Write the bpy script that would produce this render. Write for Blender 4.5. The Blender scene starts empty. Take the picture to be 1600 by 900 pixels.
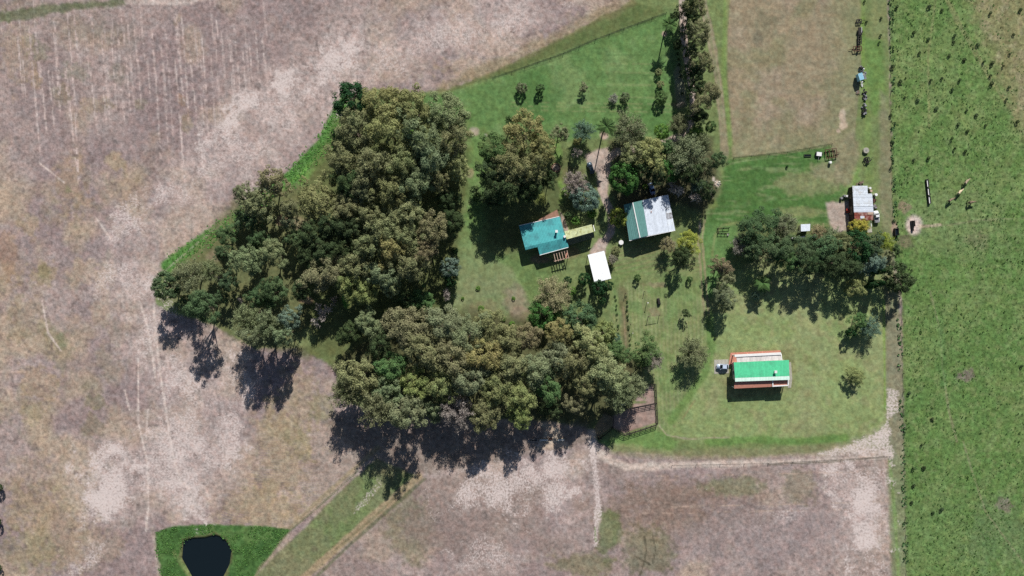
import bpy, bmesh, math, random
import numpy as np
from mathutils import Vector, Matrix
random.seed(7)
# ------------------------------------------------------------------ camera, sky, sun, exposure
SC = bpy.context.scene
S = 0.213            # metres per photo pixel on the ground
H = 227.3            # drone height in metres
SUN_EL = math.radians(34.0)
SUN_ROT = math.radians(12.0)      # sun stands a little right of the top of the picture
cam = bpy.data.cameras.new('camera'); cam.sensor_fit = 'HORIZONTAL'
cam.angle = 2*math.atan(800*S/H); cam.clip_start = 1.0; cam.clip_end = 12000
co = bpy.data.objects.new('camera', cam); SC.collection.objects.link(co)
co.location = (0, 0, H); co.rotation_euler = (0, 0, 0); SC.camera = co
W = bpy.data.worlds.new('World'); SC.world = W; W.use_nodes = True
wn = W.node_tree.nodes; sky = wn.new('ShaderNodeTexSky'); sky.sky_type = 'NISHITA'; sky.sun_disc = False
sky.sun_elevation = SUN_EL; sky.sun_rotation = SUN_ROT; sky.air_density = 1.0; sky.dust_density = 0.6
W.node_tree.links.new(sky.outputs['Color'], wn['Background'].inputs['Color'])
wn['Background'].inputs['Strength'].default_value = 0.05
sl = bpy.data.lights.new('sun', 'SUN'); sl.energy = 5.0; sl.angle = math.radians(0.5); sl.color = (1.0, 0.965, 0.92)
so = bpy.data.objects.new('sun', sl); SC.collection.objects.link(so)
sd = Vector((math.sin(SUN_ROT)*math.cos(SUN_EL), math.cos(SUN_ROT)*math.cos(SUN_EL), math.sin(SUN_EL)))
so.rotation_euler = sd.to_track_quat('Z', 'Y').to_euler(); so.location = (0, 0, 120)
SC.view_settings.view_transform = 'Standard'; SC.view_settings.look = 'None'
SC.view_settings.exposure = 0.06; SC.view_settings.gamma = 1.0
SC.render.engine = 'CYCLES'; SC.cycles.max_bounces = 5; SC.cycles.diffuse_bounces = 2
SC.cycles.transparent_max_bounces = 4; SC.cycles.use_denoising = False
COL = SC.collection
# ------------------------------------------------------------------ helpers
def lin(c):
    r = []
    for v in c[:3]:
        v = v/255.0
        r.append(v/12.92 if v <= 0.04045 else ((v+0.055)/1.055)**2.4)
    return tuple(r)
def P(px, py, h=0.0, z=None):
    k = S*(H-h)/H
    return Vector(((px-800)*k, -(py-450)*k, h if z is None else z))
def tag(o, label=None, cat=None, group=None, kind=None):
    if label: o['label'] = label
    if cat: o['category'] = cat
    if group: o['group'] = group
    if kind: o['kind'] = kind
    return o
def link(o, parent=None):
    COL.objects.link(o)
    if parent is not None: o.parent = parent
    return o
def empty(name, loc, rz=0.0):
    o = bpy.data.objects.new(name, None); o.empty_display_size = 0.5; COL.objects.link(o)
    o.location = loc; o.rotation_euler = (0, 0, rz); return o
class MB:
    def __init__(s): s.v = []; s.f = []
    def add(s, vs, fs):
        n = len(s.v); s.v += [tuple(p) for p in vs]; s.f += [tuple(i+n for i in f) for f in fs]; return s
    def box(s, c, d, rz=0.0, taper=1.0, rx=0.0, ry=0.0):
        M = Matrix.Translation(Vector(c)) @ Matrix.Rotation(rz, 4, 'Z') @ Matrix.Rotation(ry, 4, 'Y') @ Matrix.Rotation(rx, 4, 'X')
        vs = []
        for z in (-.5, .5):
            t = taper if z > 0 else 1.0
            for x, y in ((-.5, -.5), (.5, -.5), (.5, .5), (-.5, .5)):
                vs.append(M @ Vector((x*d[0]*t, y*d[1]*t, z*d[2])))
        return s.add(vs, [(3,2,1,0),(4,5,6,7),(0,1,5,4),(1,2,6,5),(2,3,7,6),(3,0,4,7)])
    def bar(s, a, b, w, t=None):
        a = Vector(a); b = Vector(b); t = t or w; d = b-a; L = d.length
        if L < 1e-6: return s
        q = d.to_track_quat('X', 'Z'); M = Matrix.Translation((a+b)/2) @ q.to_matrix().to_4x4()
        vs = [M @ Vector((x*L, y*w, z*t)) for z in (-.5, .5) for x, y in ((-.5,-.5),(.5,-.5),(.5,.5),(-.5,.5))]
        return s.add(vs, [(3,2,1,0),(4,5,6,7),(0,1,5,4),(1,2,6,5),(2,3,7,6),(3,0,4,7)])
    def tube(s, pts, rad, n=6, cap=True):
        pts = [Vector(p) for p in pts]; rings = []
        for i, p in enumerate(pts):
            d = (pts[min(i+1, len(pts)-1)] - pts[max(i-1, 0)]).normalized()
            u = d.orthogonal().normalized(); w = d.cross(u)
            r = rad[i] if isinstance(rad, (list, tuple)) else rad
            rings.append([p + u*(r*math.cos(2*math.pi*k/n)) + w*(r*math.sin(2*math.pi*k/n)) for k in range(n)])
        vs = [q for r in rings for q in r]; fs = []
        for i in range(len(pts)-1):
            for k in range(n):
                k2 = (k+1) % n; fs.append((i*n+k, i*n+k2, (i+1)*n+k2, (i+1)*n+k))
        if cap: fs.append(tuple(range(n-1, -1, -1))); fs.append(tuple((len(pts)-1)*n+k for k in range(n)))
        return s.add(vs, fs)
    def cyl(s, c, r, h, n=14, r2=None, axis='Z'):
        c = Vector(c); r2 = r if r2 is None else r2; ax = {'X': Vector((1,0,0)), 'Y': Vector((0,1,0)), 'Z': Vector((0,0,1))}[axis]
        return s.tube([c-ax*h/2, c+ax*h/2], [r, r2], n)
    def dome(s, c, r, sz=1.0, n=12, m=5, full=False):
        c = Vector(c); vs = []; fs = []
        lo = -math.pi/2*0.96 if full else 0.0
        for j in range(m+1):
            a = lo + (math.pi/2*0.97-lo)*j/m
            for k in range(n):
                t = 2*math.pi*k/n; vs.append(c+Vector((r*math.cos(a)*math.cos(t), r*math.cos(a)*math.sin(t), r*sz*math.sin(a))))
        for j in range(m):
            for k in range(n): fs.append((j*n+k, j*n+(k+1)%n, (j+1)*n+(k+1)%n, (j+1)*n+k))
        fs.append(tuple(m*n+k for k in range(n)))
        return s.add(vs, fs)
    def poly(s, pts, z0, z1):
        n = len(pts); vs = [(p[0], p[1], z0) for p in pts]+[(p[0], p[1], z1) for p in pts]
        area = sum(pts[i][0]*pts[(i+1)%n][1]-pts[(i+1)%n][0]*pts[i][1] for i in range(n))
        if area < 0: vs = [(p[0], p[1], z0) for p in pts[::-1]]+[(p[0], p[1], z1) for p in pts[::-1]]
        return s.add(vs, [tuple(range(n-1,-1,-1)), tuple(range(n, 2*n))]+[(i, (i+1)%n, n+(i+1)%n, n+i) for i in range(n)])
    def mesh(s, name, m):
        me = bpy.data.meshes.new(name); me.from_pydata(s.v, [], s.f); me.update()
        if m: me.materials.append(m)
        return me
    def build(s, name, m, parent=None, smooth=False):
        me = s.mesh(name, m)
        if smooth:
            me.polygons.foreach_set('use_smooth', [True]*len(me.polygons))
        return link(bpy.data.objects.new(name, me), parent)
# ------------------------------------------------------------------ materials
MATS = {}
def mat(name, srgb, rough=0.7, metal=0.0, var=0.18, scale=1.2, spec=0.3, dirt=None, dirt_amt=0.0, dirt_scale=0.6, rnd=0.12):
    if name in MATS: return MATS[name]
    m = bpy.data.materials.new(name); m.use_nodes = True; nt = m.node_tree; N = nt.nodes; L = nt.links
    b = N['Principled BSDF']; b.inputs['Roughness'].default_value = rough; b.inputs['Metallic'].default_value = metal
    b.inputs['Specular IOR Level'].default_value = spec
    tc = N.new('ShaderNodeTexCoord'); no = N.new('ShaderNodeTexNoise'); no.inputs['Scale'].default_value = scale; no.inputs['Detail'].default_value = 6
    L.new(tc.outputs['Object'], no.inputs['Vector'])
    mr = N.new('ShaderNodeMapRange'); mr.inputs['From Min'].default_value = .3; mr.inputs['From Max'].default_value = .7
    mr.inputs['To Min'].default_value = 1-var; mr.inputs['To Max'].default_value = 1+var; L.new(no.outputs['Fac'], mr.inputs['Value'])
    oi = N.new('ShaderNodeObjectInfo'); mr2 = N.new('ShaderNodeMapRange'); mr2.inputs['To Min'].default_value = 1-rnd; mr2.inputs['To Max'].default_value = 1+rnd
    L.new(oi.outputs['Random'], mr2.inputs['Value'])
    mu = N.new('ShaderNodeMath'); mu.operation = 'MULTIPLY'; L.new(mr.outputs[0], mu.inputs[0]); L.new(mr2.outputs[0], mu.inputs[1])
    vm = N.new('ShaderNodeVectorMath'); vm.operation = 'SCALE'; vm.inputs[0].default_value = lin(srgb); L.new(mu.outputs[0], vm.inputs['Scale'])
    out = vm.outputs[0]
    if dirt:
        n2 = N.new('ShaderNodeTexNoise'); n2.inputs['Scale'].default_value = dirt_scale; n2.inputs['Detail'].default_value = 8; n2.inputs['Roughness'].default_value = .65
        L.new(tc.outputs['Object'], n2.inputs['Vector'])
        r2 = N.new('ShaderNodeMapRange'); r2.inputs['From Min'].default_value = .62-dirt_amt*.35; r2.inputs['From Max'].default_value = .72-dirt_amt*.2; r2.clamp = True
        L.new(n2.outputs['Fac'], r2.inputs['Value'])
        mx = N.new('ShaderNodeMix'); mx.data_type = 'RGBA'; L.new(r2.outputs[0], mx.inputs[0]); L.new(out, mx.inputs[6]); mx.inputs[7].default_value = (*lin(dirt), 1)
        out = mx.outputs[2]
    L.new(out, b.inputs['Base Color']); MATS[name] = m; return m
def leaf_mat(name, trans=0.22):
    m = bpy.data.materials.new(name); m.use_nodes = True; nt = m.node_tree; N = nt.nodes; L = nt.links
    N.remove(N['Principled BSDF']); out = N['Material Output']
    oi = N.new('ShaderNodeObjectInfo'); at = N.new('ShaderNodeAttribute'); at.attribute_name = 'rnd'
    mr = N.new('ShaderNodeMapRange'); mr.inputs['To Min'].default_value = .62; mr.inputs['To Max'].default_value = 1.42; L.new(at.outputs['Fac'], mr.inputs['Value'])
    tc = N.new('ShaderNodeTexCoord'); no = N.new('ShaderNodeTexNoise'); no.inputs['Scale'].default_value = 2.6; no.inputs['Detail'].default_value = 3
    ad = N.new('ShaderNodeVectorMath'); ad.operation = 'ADD'; L.new(tc.outputs['Object'], ad.inputs[0])
    cx = N.new('ShaderNodeCombineXYZ'); L.new(oi.outputs['Random'], cx.inputs[0]); sc = N.new('ShaderNodeVectorMath'); sc.operation = 'SCALE'; sc.inputs['Scale'].default_value = 40
    L.new(cx.outputs[0], sc.inputs[0]); L.new(sc.outputs[0], ad.inputs[1]); L.new(ad.outputs[0], no.inputs['Vector'])
    hs = N.new('ShaderNodeHueSaturation'); L.new(oi.outputs['Color'], hs.inputs['Color']); L.new(mr.outputs[0], hs.inputs['Value'])
    h2 = N.new('ShaderNodeMapRange'); h2.inputs['From Min'].default_value = .3; h2.inputs['From Max'].default_value = .7
    h2.inputs['To Min'].default_value = .484; h2.inputs['To Max'].default_value = .516; L.new(no.outputs['Fac'], h2.inputs['Value']); L.new(h2.outputs[0], hs.inputs['Hue'])
    d = N.new('ShaderNodeBsdfDiffuse'); t = N.new('ShaderNodeBsdfTranslucent'); mx = N.new('ShaderNodeMixShader'); mx.inputs[0].default_value = trans
    L.new(hs.outputs[0], d.inputs['Color']); L.new(hs.outputs[0], t.inputs['Color']); L.new(d.outputs[0], mx.inputs[1]); L.new(t.outputs[0], mx.inputs[2])
    L.new(mx.outputs[0], out.inputs['Surface']); return m
LEAF = leaf_mat('foliage')
BARK = mat('bark', (112, 100, 88), .9, var=.3, scale=3)
BARK_PALE = mat('pale_bark', (196, 186, 178), .9, var=.25, scale=3)
# ------------------------------------------------------------------ noise on the ground grid
def vnoise(U, V, scale, seed):
    x = U/scale + 1000; y = V/scale + 1000
    xi = np.floor(x).astype(np.int64); yi = np.floor(y).astype(np.int64); fx = x-xi; fy = y-yi
    fx = fx*fx*(3-2*fx); fy = fy*fy*(3-2*fy)
    def h(a, b):
        n = (a*374761393 + b*668265263 + seed*1274126177) & 0xffffffff
        n = ((n ^ (n >> 13))*1274126177) & 0xffffffff
        return ((n ^ (n >> 16)) & 0xffff)/65535.0
    return (h(xi,yi)*(1-fx)+h(xi+1,yi)*fx)*(1-fy)+(h(xi,yi+1)*(1-fx)+h(xi+1,yi+1)*fx)*fy
def fbm(U, V, scale, seed, oc=4, gain=.5):
    t = 0; a = 1; n = 0
    for i in range(oc):
        t = t + a*vnoise(U, V, scale/(2**i), seed+i*17); n += a; a *= gain
    return t/n
def sst(a, b, x):
    t = np.clip((x-a)/(b-a), 0, 1); return t*t*(3-2*t)
# ------------------------------------------------------------------ ground: one grid, coloured by what grows on it, split by region
STEP = 2.0
us = np.arange(-160, 1760+.1, STEP); vs_ = np.arange(-130, 1030+.1, STEP)
NX, NY = len(us), len(vs_)
U, V = np.meshgrid(us, vs_)
UF, VF = U.ravel(), V.ravel(); NP = UF.size
warp_u = (fbm(UF, VF, 26, 3)-.5)*2; warp_v = (fbm(UF, VF, 26, 91)-.5)*2; fine = (fbm(UF, VF, 7, 55, 2)-.5)*2
def dist_line(pts, pad):
    pts = np.array(pts, float); D = np.full(NP, 1e6)
    idx = np.where((UF > pts[:,0].min()-pad) & (UF < pts[:,0].max()+pad) & (VF > pts[:,1].min()-pad) & (VF < pts[:,1].max()+pad))[0]
    x = UF[idx]; y = VF[idx]; d = np.full(idx.size, 1e6)
    for (ax, ay), (bx, by) in zip(pts[:-1], pts[1:]):
        dx, dy = bx-ax, by-ay; t = np.clip(((x-ax)*dx+(y-ay)*dy)/max(dx*dx+dy*dy, 1e-9), 0, 1)
        d = np.minimum(d, np.hypot(x-ax-t*dx, y-ay-t*dy))
    D[idx] = d; return D
def band(pts, w, soft=2.0, amp=2.0):
    return 1-sst(w-soft, w+soft, dist_line(pts, w+soft+abs(amp)*2+4) + warp_u*amp + fine*amp*.5)
def sdist(poly, pad=60):
    poly = list(poly); D = dist_line(poly+[poly[0]], pad); ins = np.zeros(NP, bool); n = len(poly)
    for i in range(n):
        (ax, ay), (bx, by) = poly[i], poly[(i+1) % n]
        if ay == by: continue
        c = ((ay > VF) != (by > VF)) & (UF < (bx-ax)*(VF-ay)/(by-ay)+ax); ins ^= c
    return np.where(ins, -D, D)
def area(poly, soft=3.0, amp=3.0):
    return 1-sst(-soft, soft, sdist(poly) + warp_v*amp + fine*amp*.6)
def blob(u, v, ru, rv, amp=.5, ang=0.0):
    c, s = math.cos(ang), math.sin(ang); x = (UF-u)*c+(VF-v)*s; y = -(UF-u)*s+(VF-v)*c
    return 1-sst(.55, 1.15, np.sqrt((x/ru)**2+(y/rv)**2)+warp_u*amp*.6+fine*amp*.5)
C = np.zeros((NP, 3)); GR = np.full(NP, .5); SP = np.zeros(NP)
def paint(m, srgb, a=1.0):
    global C
    m = np.clip(m*a, 0, 1)[:, None]; C = C*(1-m)+np.array(lin(srgb))*m
def speck(m, a=1.0):
    global SP
    SP = np.maximum(SP, m*a)
n60 = fbm(UF, VF, 60, 5); n140 = fbm(UF, VF, 140, 8); n30 = fbm(UF, VF, 30, 12); n12 = fbm(UF, VF, 12, 21, 3); n5 = fbm(UF, VF, 5, 33, 2)
# --- stubble field
C[:] = lin((166, 149, 143))
paint(sst(.42, .68, n140), (150, 133, 131), .9); paint(sst(.5, .7, fbm(UF, VF, 80, 211)), (143, 127, 125), .7)
paint(sst(.52, .75, n60), (178, 159, 140), .7)
west = 1-sst(150, 330, UF+warp_u*40+(VF-450)*.1)
low = sst(170, 330, VF+warp_v*60)
paint(west*low*sst(.42, .62, n60), (174, 156, 132), .5)
paint(west*low*sst(.58, .75, fbm(UF, VF, 34, 77)), (146, 138, 110), .4)
for (u, v, ru, rv, c, a) in [(60,80,16,14,(112,116,80),.9),(45,62,14,12,(105,120,76),.6),(95,145,14,16,(140,130,92),.8),(58,127,12,11,(172,148,104),.8),(150,165,20,11,(160,144,104),.7),
    (120,110,22,16,(104,116,84),.7),(185,115,14,18,(100,112,82),.55),(120,40,40,25,(112,112,92),.55),(190,60,30,26,(110,110,96),.5),(278,30,7,9,(168,148,116),.8),(284,156,9,12,(158,126,92),.9),(292,187,10,16,(142,128,86),.8),
    (219,163,9,8,(122,122,84),.8),(25,75,26,50,(172,150,118),.7),(180,250,16,14,(176,156,112),.8),(110,290,26,40,(166,142,104),.7),(107,297,8,7,(110,120,76),.8),(45,355,16,14,(172,152,116),.8),(60,430,26,18,(172,152,112),.8),
    (64,428,11,12,(112,116,70),.8),(165,430,14,20,(172,152,112),.8),(215,320,26,40,(166,146,116),.7),(12,395,14,30,(166,132,100),.7),(130,425,22,20,(176,156,116),.7),(92,545,20,36,(116,116,82),.55),(40,500,30,40,(150,138,100),.6),
    (183,520,18,18,(130,124,88),.55),(96,535,8,16,(96,112,76),.8),(155,480,16,28,(168,148,112),.6),(60,600,30,30,(172,150,112),.7),(150,630,18,10,(118,118,76),.7),(147,665,14,20,(128,120,80),.7),(50,640,14,20,(130,128,88),.6),
    (80,820,60,60,(168,148,112),.7),(40,860,40,30,(124,124,88),.6),(150,850,40,40,(164,144,112),.6),(55,760,40,50,(160,142,112),.5),(465,640,40,60,(162,146,112),.8),(440,700,46,70,(160,143,112),.8),(470,690,20,30,(122,124,84),.5),
    (400,790,60,30,(166,148,116),.8),(500,640,18,26,(112,118,74),.6),(640,100,60,22,(160,142,120),.6),(740,110,70,20,(164,146,112),.7),(860,70,70,22,(162,144,112),.6),(930,30,50,18,(150,136,106),.7),(590,45,60,24,(150,136,132),.5),
    (810,30,90,22,(166,150,144),.5),(60,10,60,8,(104,108,80),.5),(140,7,40,8,(92,108,66),.7),(10,28,20,8,(92,106,66),.7)]:
    paint(blob(u, v, ru*1.15, rv*1.15, 1.1), c, a*.55)
# drill rows
rows = np.zeros(NP); rr = random.Random(3)
for k in range(64):
    u0 = 30+k*6.4+rr.uniform(-4, 4); v0 = rr.uniform(-10, 110); v1 = v0+rr.uniform(40, 190)
    d = np.abs(UF-(u0+.088*(VF-60)+ 6*rr.uniform(-1, 1)*(VF/240)**2)); g = (1-sst(.5, 2.1, d))*sst(v0-8, v0+8, VF)*(1-sst(v1-10, v1+10, VF))
    rows = np.maximum(rows, g*rr.uniform(.45, 1.0))
rows *= (fbm(UF, VF, 9, 41, 2) > .36)
paint(rows, (210, 192, 184), .9)
fr = .5+.5*np.sin((UF-.09*VF)*1.55+n30*3); up = (1-sst(150, 280, VF+warp_v*30))*(1-sst(430, 540, UF)); paint(up*fr, (150, 134, 130), .5)
# pale sandy, speckled patches
for poly, a in [([(290,240),(345,180),(420,120),(500,70),(560,55),(575,75),(520,110),(440,150),(380,190),(320,250)], .9),
    ([(330,250),(400,190),(480,150),(530,140),(520,170),(470,220),(420,270),(380,300)], .35),
    ([(170,330),(235,290),(270,255),(300,250),(265,330),(240,380),(190,400),(150,390)], .6),
    ([(205,440),(240,430),(240,480),(250,560),(310,560),(390,545),(400,620),(380,690),(330,740),(320,800),(240,800),(235,690),(215,560)], .62),
    ([(110,760),(130,710),(200,690),(240,720),(235,790),(160,825),(120,800)], .95),
    ([(255,690),(330,680),(380,700),(370,740),(330,760),(270,750)], .7),
    ([(330,820),(300,800),(285,770),(300,755),(320,770)], .8),
    ([(100,850),(170,840),(165,900),(110,900)], .55),
    ([(700,760),(760,715),(850,700),(925,695),(925,760),(890,800),(820,810),(740,800),(690,780)], .72),
    ([(680,870),(760,830),(820,860),(800,900),(690,900)], .5),
    ([(1280,735),(1340,722),(1392,725),(1393,800),(1380,900),(1320,900),(1335,830),(1300,800)], .95),
    ([(1180,800),(1280,770),(1310,790),(1240,810),(1190,815)], .5),
    ([(960,740),(1060,745),(1100,770),(1040,790),(960,770)], .45)]:
    mk = area(poly, 26, 34)*(.55+.45*sst(.3, .6, n30)); speck(mk, min(1, a*1.25)); paint(mk, (192,175,168), .55*a)
for pts, w, a in [([(170,460),(240,370),(330,270),(420,180),(540,100),(700,60),(800,40)], 44, .55), ([(225,470),(300,600),(310,720),(180,760)], 62, .5), ([(560,60),(760,20),(900,0)], 26, .35), ([(400,300),(480,230),(540,150)], 26, .3), ([(700,770),(900,730)], 46, .35), ([(1350,730),(1350,900)], 44, .4)]:
    mk = band(pts, w, 34, 26)*(.5+.5*sst(.3, .62, n30)); paint(mk, (190,173,166), a); speck(mk, .62)
dk = band([(470,118),(500,108),(540,98)], 5, 4, 5)*(n5 > .52); paint(dk, (112,98,96), .7); paint(sst(.72,.8,fbm(UF,VF,9,171,2)), (120,106,102), .5)
paint(area([(0,20),(60,8),(140,2),(200,0),(190,10),(120,14),(40,32),(0,34)], 3, 4), (92,104,70), .7); paint(band([(200,2),(290,4),(330,-4)], 4, 3, 3), (200,184,174), .7)
# lower paddock tints
lp = area([(655,748),(920,705),(985,733),(1390,718),(1400,900),(1420,1060),(330,1060),(475,900)], 4, 3)
paint(lp*sst(.35, .7, fbm(UF, VF, 90, 61)), (146, 130, 121), .7)
paint(lp*blob(1080,790,170,46,.6), (138,119,107), .85); paint(lp*blob(1190,830,130,60,.6), (150,136,134), .6)
paint(lp*blob(1010,860,46,40,.7), (112,112,80), .6); paint(lp*blob(950,835,22,42,.7), (98,114,68), .7); paint(lp*blob(915,880,50,24,.8), (120,118,84), .6)
paint(lp*blob(1150,760,60,16,.7), (120,124,92), .6); paint(lp*blob(640,830,40,60,.8), (120,120,88), .5); paint(lp*blob(700,830,70,40,.8), (138,122,116), .6); paint(lp*blob(1250,760,40,30,.8),(128,122,94),.5)
for pts in [[(1007,838),(1010,860),(1006,882),(1000,898)],[(1020,836),(1024,858),(1020,880)],[(994,870),(1016,882)]]: paint(band(pts, 1.1, .8, .5), (84,80,66), .8)
for v in (742, 790, 800): paint(band([(1000,v+3),(1400,v-6)], .9, .7, .6)*lp*(n12 > .45), (176,154,138), .6)
# --- whole farmstead grass
FARM = [(1005,-140),(985,3),(900,48),(800,99),(700,140),(640,146),(585,138),(530,165),(512,200),(497,232),(455,278),(400,310),(360,346),(320,376),(270,410),(238,440),(244,476),(270,490),(330,505),(400,545),(470,545),(525,575),
    (530,620),(590,650),(700,655),(820,655),(915,668),(935,692),(960,705),(1050,712),(1200,712),(1392,700),(1397,560),(1396,300),(1384,-140)]
fs_ = sdist(FARM, 90); farm = 1-sst(-3, 3, fs_+warp_v*3+fine*2); paint(farm, (104, 120, 76))
LAWN_N = [(1041,20),(800,113),(700,146),(650,150),(700,200),(730,300),(740,400),(800,330),(880,220),(960,215),(1050,215),(1062,160),(1058,30)]
m = area(LAWN_N, 6, 5); paint(m, (84, 117, 66)); paint(m*sst(.45, .7, n30), (106, 130, 84), .6); paint(m*sst(.55, .75, n60), (66, 104, 54), .6)
for v in (86, 99, 113, 117, 131, 133, 152): paint(m*band([(948,v),(1032,v+1)], 1.0, .8, .6)*(n12 > .42), (116,132,88) if v not in (86,117) else (62,92,50), .5)
for v in (160,166,172): paint(m*band([(800,v),(1050,v+3)], 1.2, 1, .8)*(n12 > .45), (122,132,90), .5)
out = farm*area([(985,3),(1041,18),(800,111),(700,144),(690,140),(800,97)], 2, 2); paint(out, (92,104,64), .8); paint(out*sst(.5,.7,n12), (74,92,52), .7)
paint(band([(1041,21),(930,62),(880,84),(800,112),(770,122)], 1.6, 1, .8), (52,70,44), .9)
paint(band([(985,0),(800,92),(690,138)], 9, 6, 6), (142,130,98), .55)
lush = band([(540,158),(505,225),(455,278),(410,304),(362,346),(300,388),(262,415)], 11, 3, 2); paint(lush, (74,118,54))
paint(band([(512,228),(470,272),(440,296)], 2, 1, 1), (96,146,60), .8); paint(band([(505,250),(470,285)], 4, 2, 2), (92,142,58), .8)
paint(band([(400,300),(365,335),(330,362),(240,438)], 1.2, .8, 1), (196,182,168), .5)
# central lawn between groves
m = area([(735,190),(720,300),(712,400),(708,480),(760,500),(800,520),(826,470),(800,420),(760,395),(752,300),(760,200)], 6, 4); paint(m, (92,122,68)); 
paint(m*sst(330, 430, VF), (116,128,90), .85); paint(m*sst(.5,.7,n30), (126,132,98), .45)
paint(blob(806,470,22,28,.5), (148,138,116), .8); paint(blob(812,490,14,14,.5), (146,124,110), .5)
paint(area([(765,400),(800,418),(830,470),(850,450),(870,420),(845,400),(815,395)], 3, 2), (92,116,68), .9)
paint(blob(845,405,20,8,.7), (146,126,104), .7); paint(blob(895,395,16,10,.7), (142,128,96), .6); paint(blob(760,485,30,16,.8), (140,130,100), .5)
# mid lawn with mowing lines
m = area([(950,385),(1092,375),(1105,480),(1105,560),(1070,620),(1030,700),(950,600),(955,470)], 6, 4); paint(m, (110,126,80)); 
st = .5+.5*np.sin((UF-.04*(VF-450))*1.05+n60*5); paint(m*st*sst(425, 455, VF), (138,144,104), .75); paint(m*sst(.52,.7,n30), (88,118,66), .6)
sth = .5+.5*np.sin((VF+.25*UF)*.9+n60*4); paint(m*sth*(1-sst(415,440,VF)), (140,134,100), .5); paint(m*blob(1025,445,22,6,.7), (156,142,112), .7); paint(m*blob(1022,487,12,10,.8), (150,138,112), .6)
paint(band([(972,455),(976,500),(980,560),(985,590)], 6, 3, 3), (116,112,82), .8); paint(band([(974,480),(978,540)], 1.4, 1, 1), (150,132,106), .7)
# east green
m = area([(1135,250),(1300,228),(1332,232),(1328,290),(1296,330),(1292,350),(1240,348),(1150,352),(1100,375),(1098,340),(1125,300)], 5, 3); paint(m, (68,104,52))
hz = vnoise(UF*.12+n30*3, VF+UF*.05+n60*14, 3.2, 191); paint(m*sst(.5,.8,hz)*sst(.36,.6,n30), (116,130,92), .55); paint(m*blob(1265,285,60,22,.7), (140,140,104), .6); paint(m*blob(1290,268,26,16,.7), (150,144,116), .6); paint(m*blob(1250,330,40,8,.7),(128,132,92),.6)
paint(blob(1112,318,10,10,.6), (110,134,60), .8); paint(blob(1330,270,12,40,.7), (92,132,60), .6)
paint(area([(1096,352),(1160,348),(1150,380),(1110,470),(1096,460)], 4, 3), (82,120,66), .85); paint(band([(1113,400),(1117,368),(1128,352),(1155,348)], 2, 1.5, 1), (130,136,90), .6)
# south-east lawn
m = area([(1110,470),(1180,400),(1380,400),(1384,600),(1388,650),(1370,680),(1100,692),(1040,680),(1080,610),(1112,550)], 6, 4); paint(m, (124,141,92)); paint(m*sst(.45,.7,n60), (144,149,108), .6); paint(m*sst(.55,.72,n30), (108,130,78), .6)
paint(m*sst(.58,.7,fbm(UF, VF, 18, 71)), (150,148,110), .5); sth2 = .5+.5*np.sin(VF*1.1+n60*6); paint(m*sth2, (128,140,92), .25)
paint(area([(1134,548),(1240,545),(1243,612),(1130,625)], 4, 2), (130,132,92), .8)
paint(band([(1108,490),(1112,545),(1100,585),(1075,622),(1048,658)], 6.5, 3, 2), (88,120,62), .8)
paint(band([(1086,625),(1066,655)], 1.0, .7, .5), (150,128,96), .7)
paint(band([(1105,690),(1180,687),(1250,690),(1320,684)], 6, 3, 3), (88,122,62), .9); paint(area([(940,690),(975,680),(1020,668),(1060,690),(1050,706),(960,704)], 3, 2), (92,124,66), .9)
paint(band([(960,702),(1060,712),(1200,708),(1330,700)], 8, 5, 4), (146,140,108), .6); paint(band([(1030,665),(1042,680),(1075,686),(1140,683)], 1.1, .8, 1), (176,164,140), .7)
speck(band([(960,712),(1060,718)], 9, 6, 6), .35); mk = area([(1310,698),(1350,678),(1390,664),(1396,714),(1260,714)], 8, 8); speck(mk, .95); paint(mk, (182,168,150), .6)
# dry paddock top right
PAD = [(1134,-140),(1136,60),(1138,160),(1146,247),(1230,238),(1300,225),(1335,215),(1344,100),(1346,-140)]
m = area(PAD, 3, 2); paint(m, (150,138,114)); paint(m*sst(.45,.7,n60), (160,144,126), .7); paint(m*sst(1270,1340,UF+warp_u*20), (128,132,96), .8); paint(m*sst(.5,.7,fbm(UF,VF,45,66)), (130,130,98), .6); paint(m*sst(195,240,VF), (138,138,104), .6)
paint(m*blob(1195,40,20,30,.8),(120,118,94),.5); paint(m*blob(1185,60,8,20,.8),(122,116,98),.6)
paint(area([(1335,200),(1300,225),(1305,285),(1330,290),(1345,240)], 6, 5), (146,138,112), .8)
paint(band([(1146,247),(1185,243),(1230,238),(1300,225)], 1.0, .8, .8), (70,88,50), .8)
for (u, v, ru, rv) in [(1318,198,9,8),(1316,180,6,12),(1310,205,5,4)]: paint(blob(u, v, ru, rv, .8), (196,178,158), .85)
paint(area([(1342,-140),(1356,-140),(1350,60),(1350,130),(1362,190),(1366,290),(1350,285),(1350,210),(1346,100)], 4, 3), (98,122,66), .7)
paint(area([(1350,60),(1378,60),(1388,180),(1362,180),(1352,110)], 5, 3), (90,124,62), .8); paint(band([(1348,30),(1347,70),(1352,140),(1353,175)], 3, 2, 1), (100,136,56), .5)
paint(area([(1358,-140),(1384,-140),(1386,60),(1362,60)], 5, 3), (124,132,90), .8)
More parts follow.
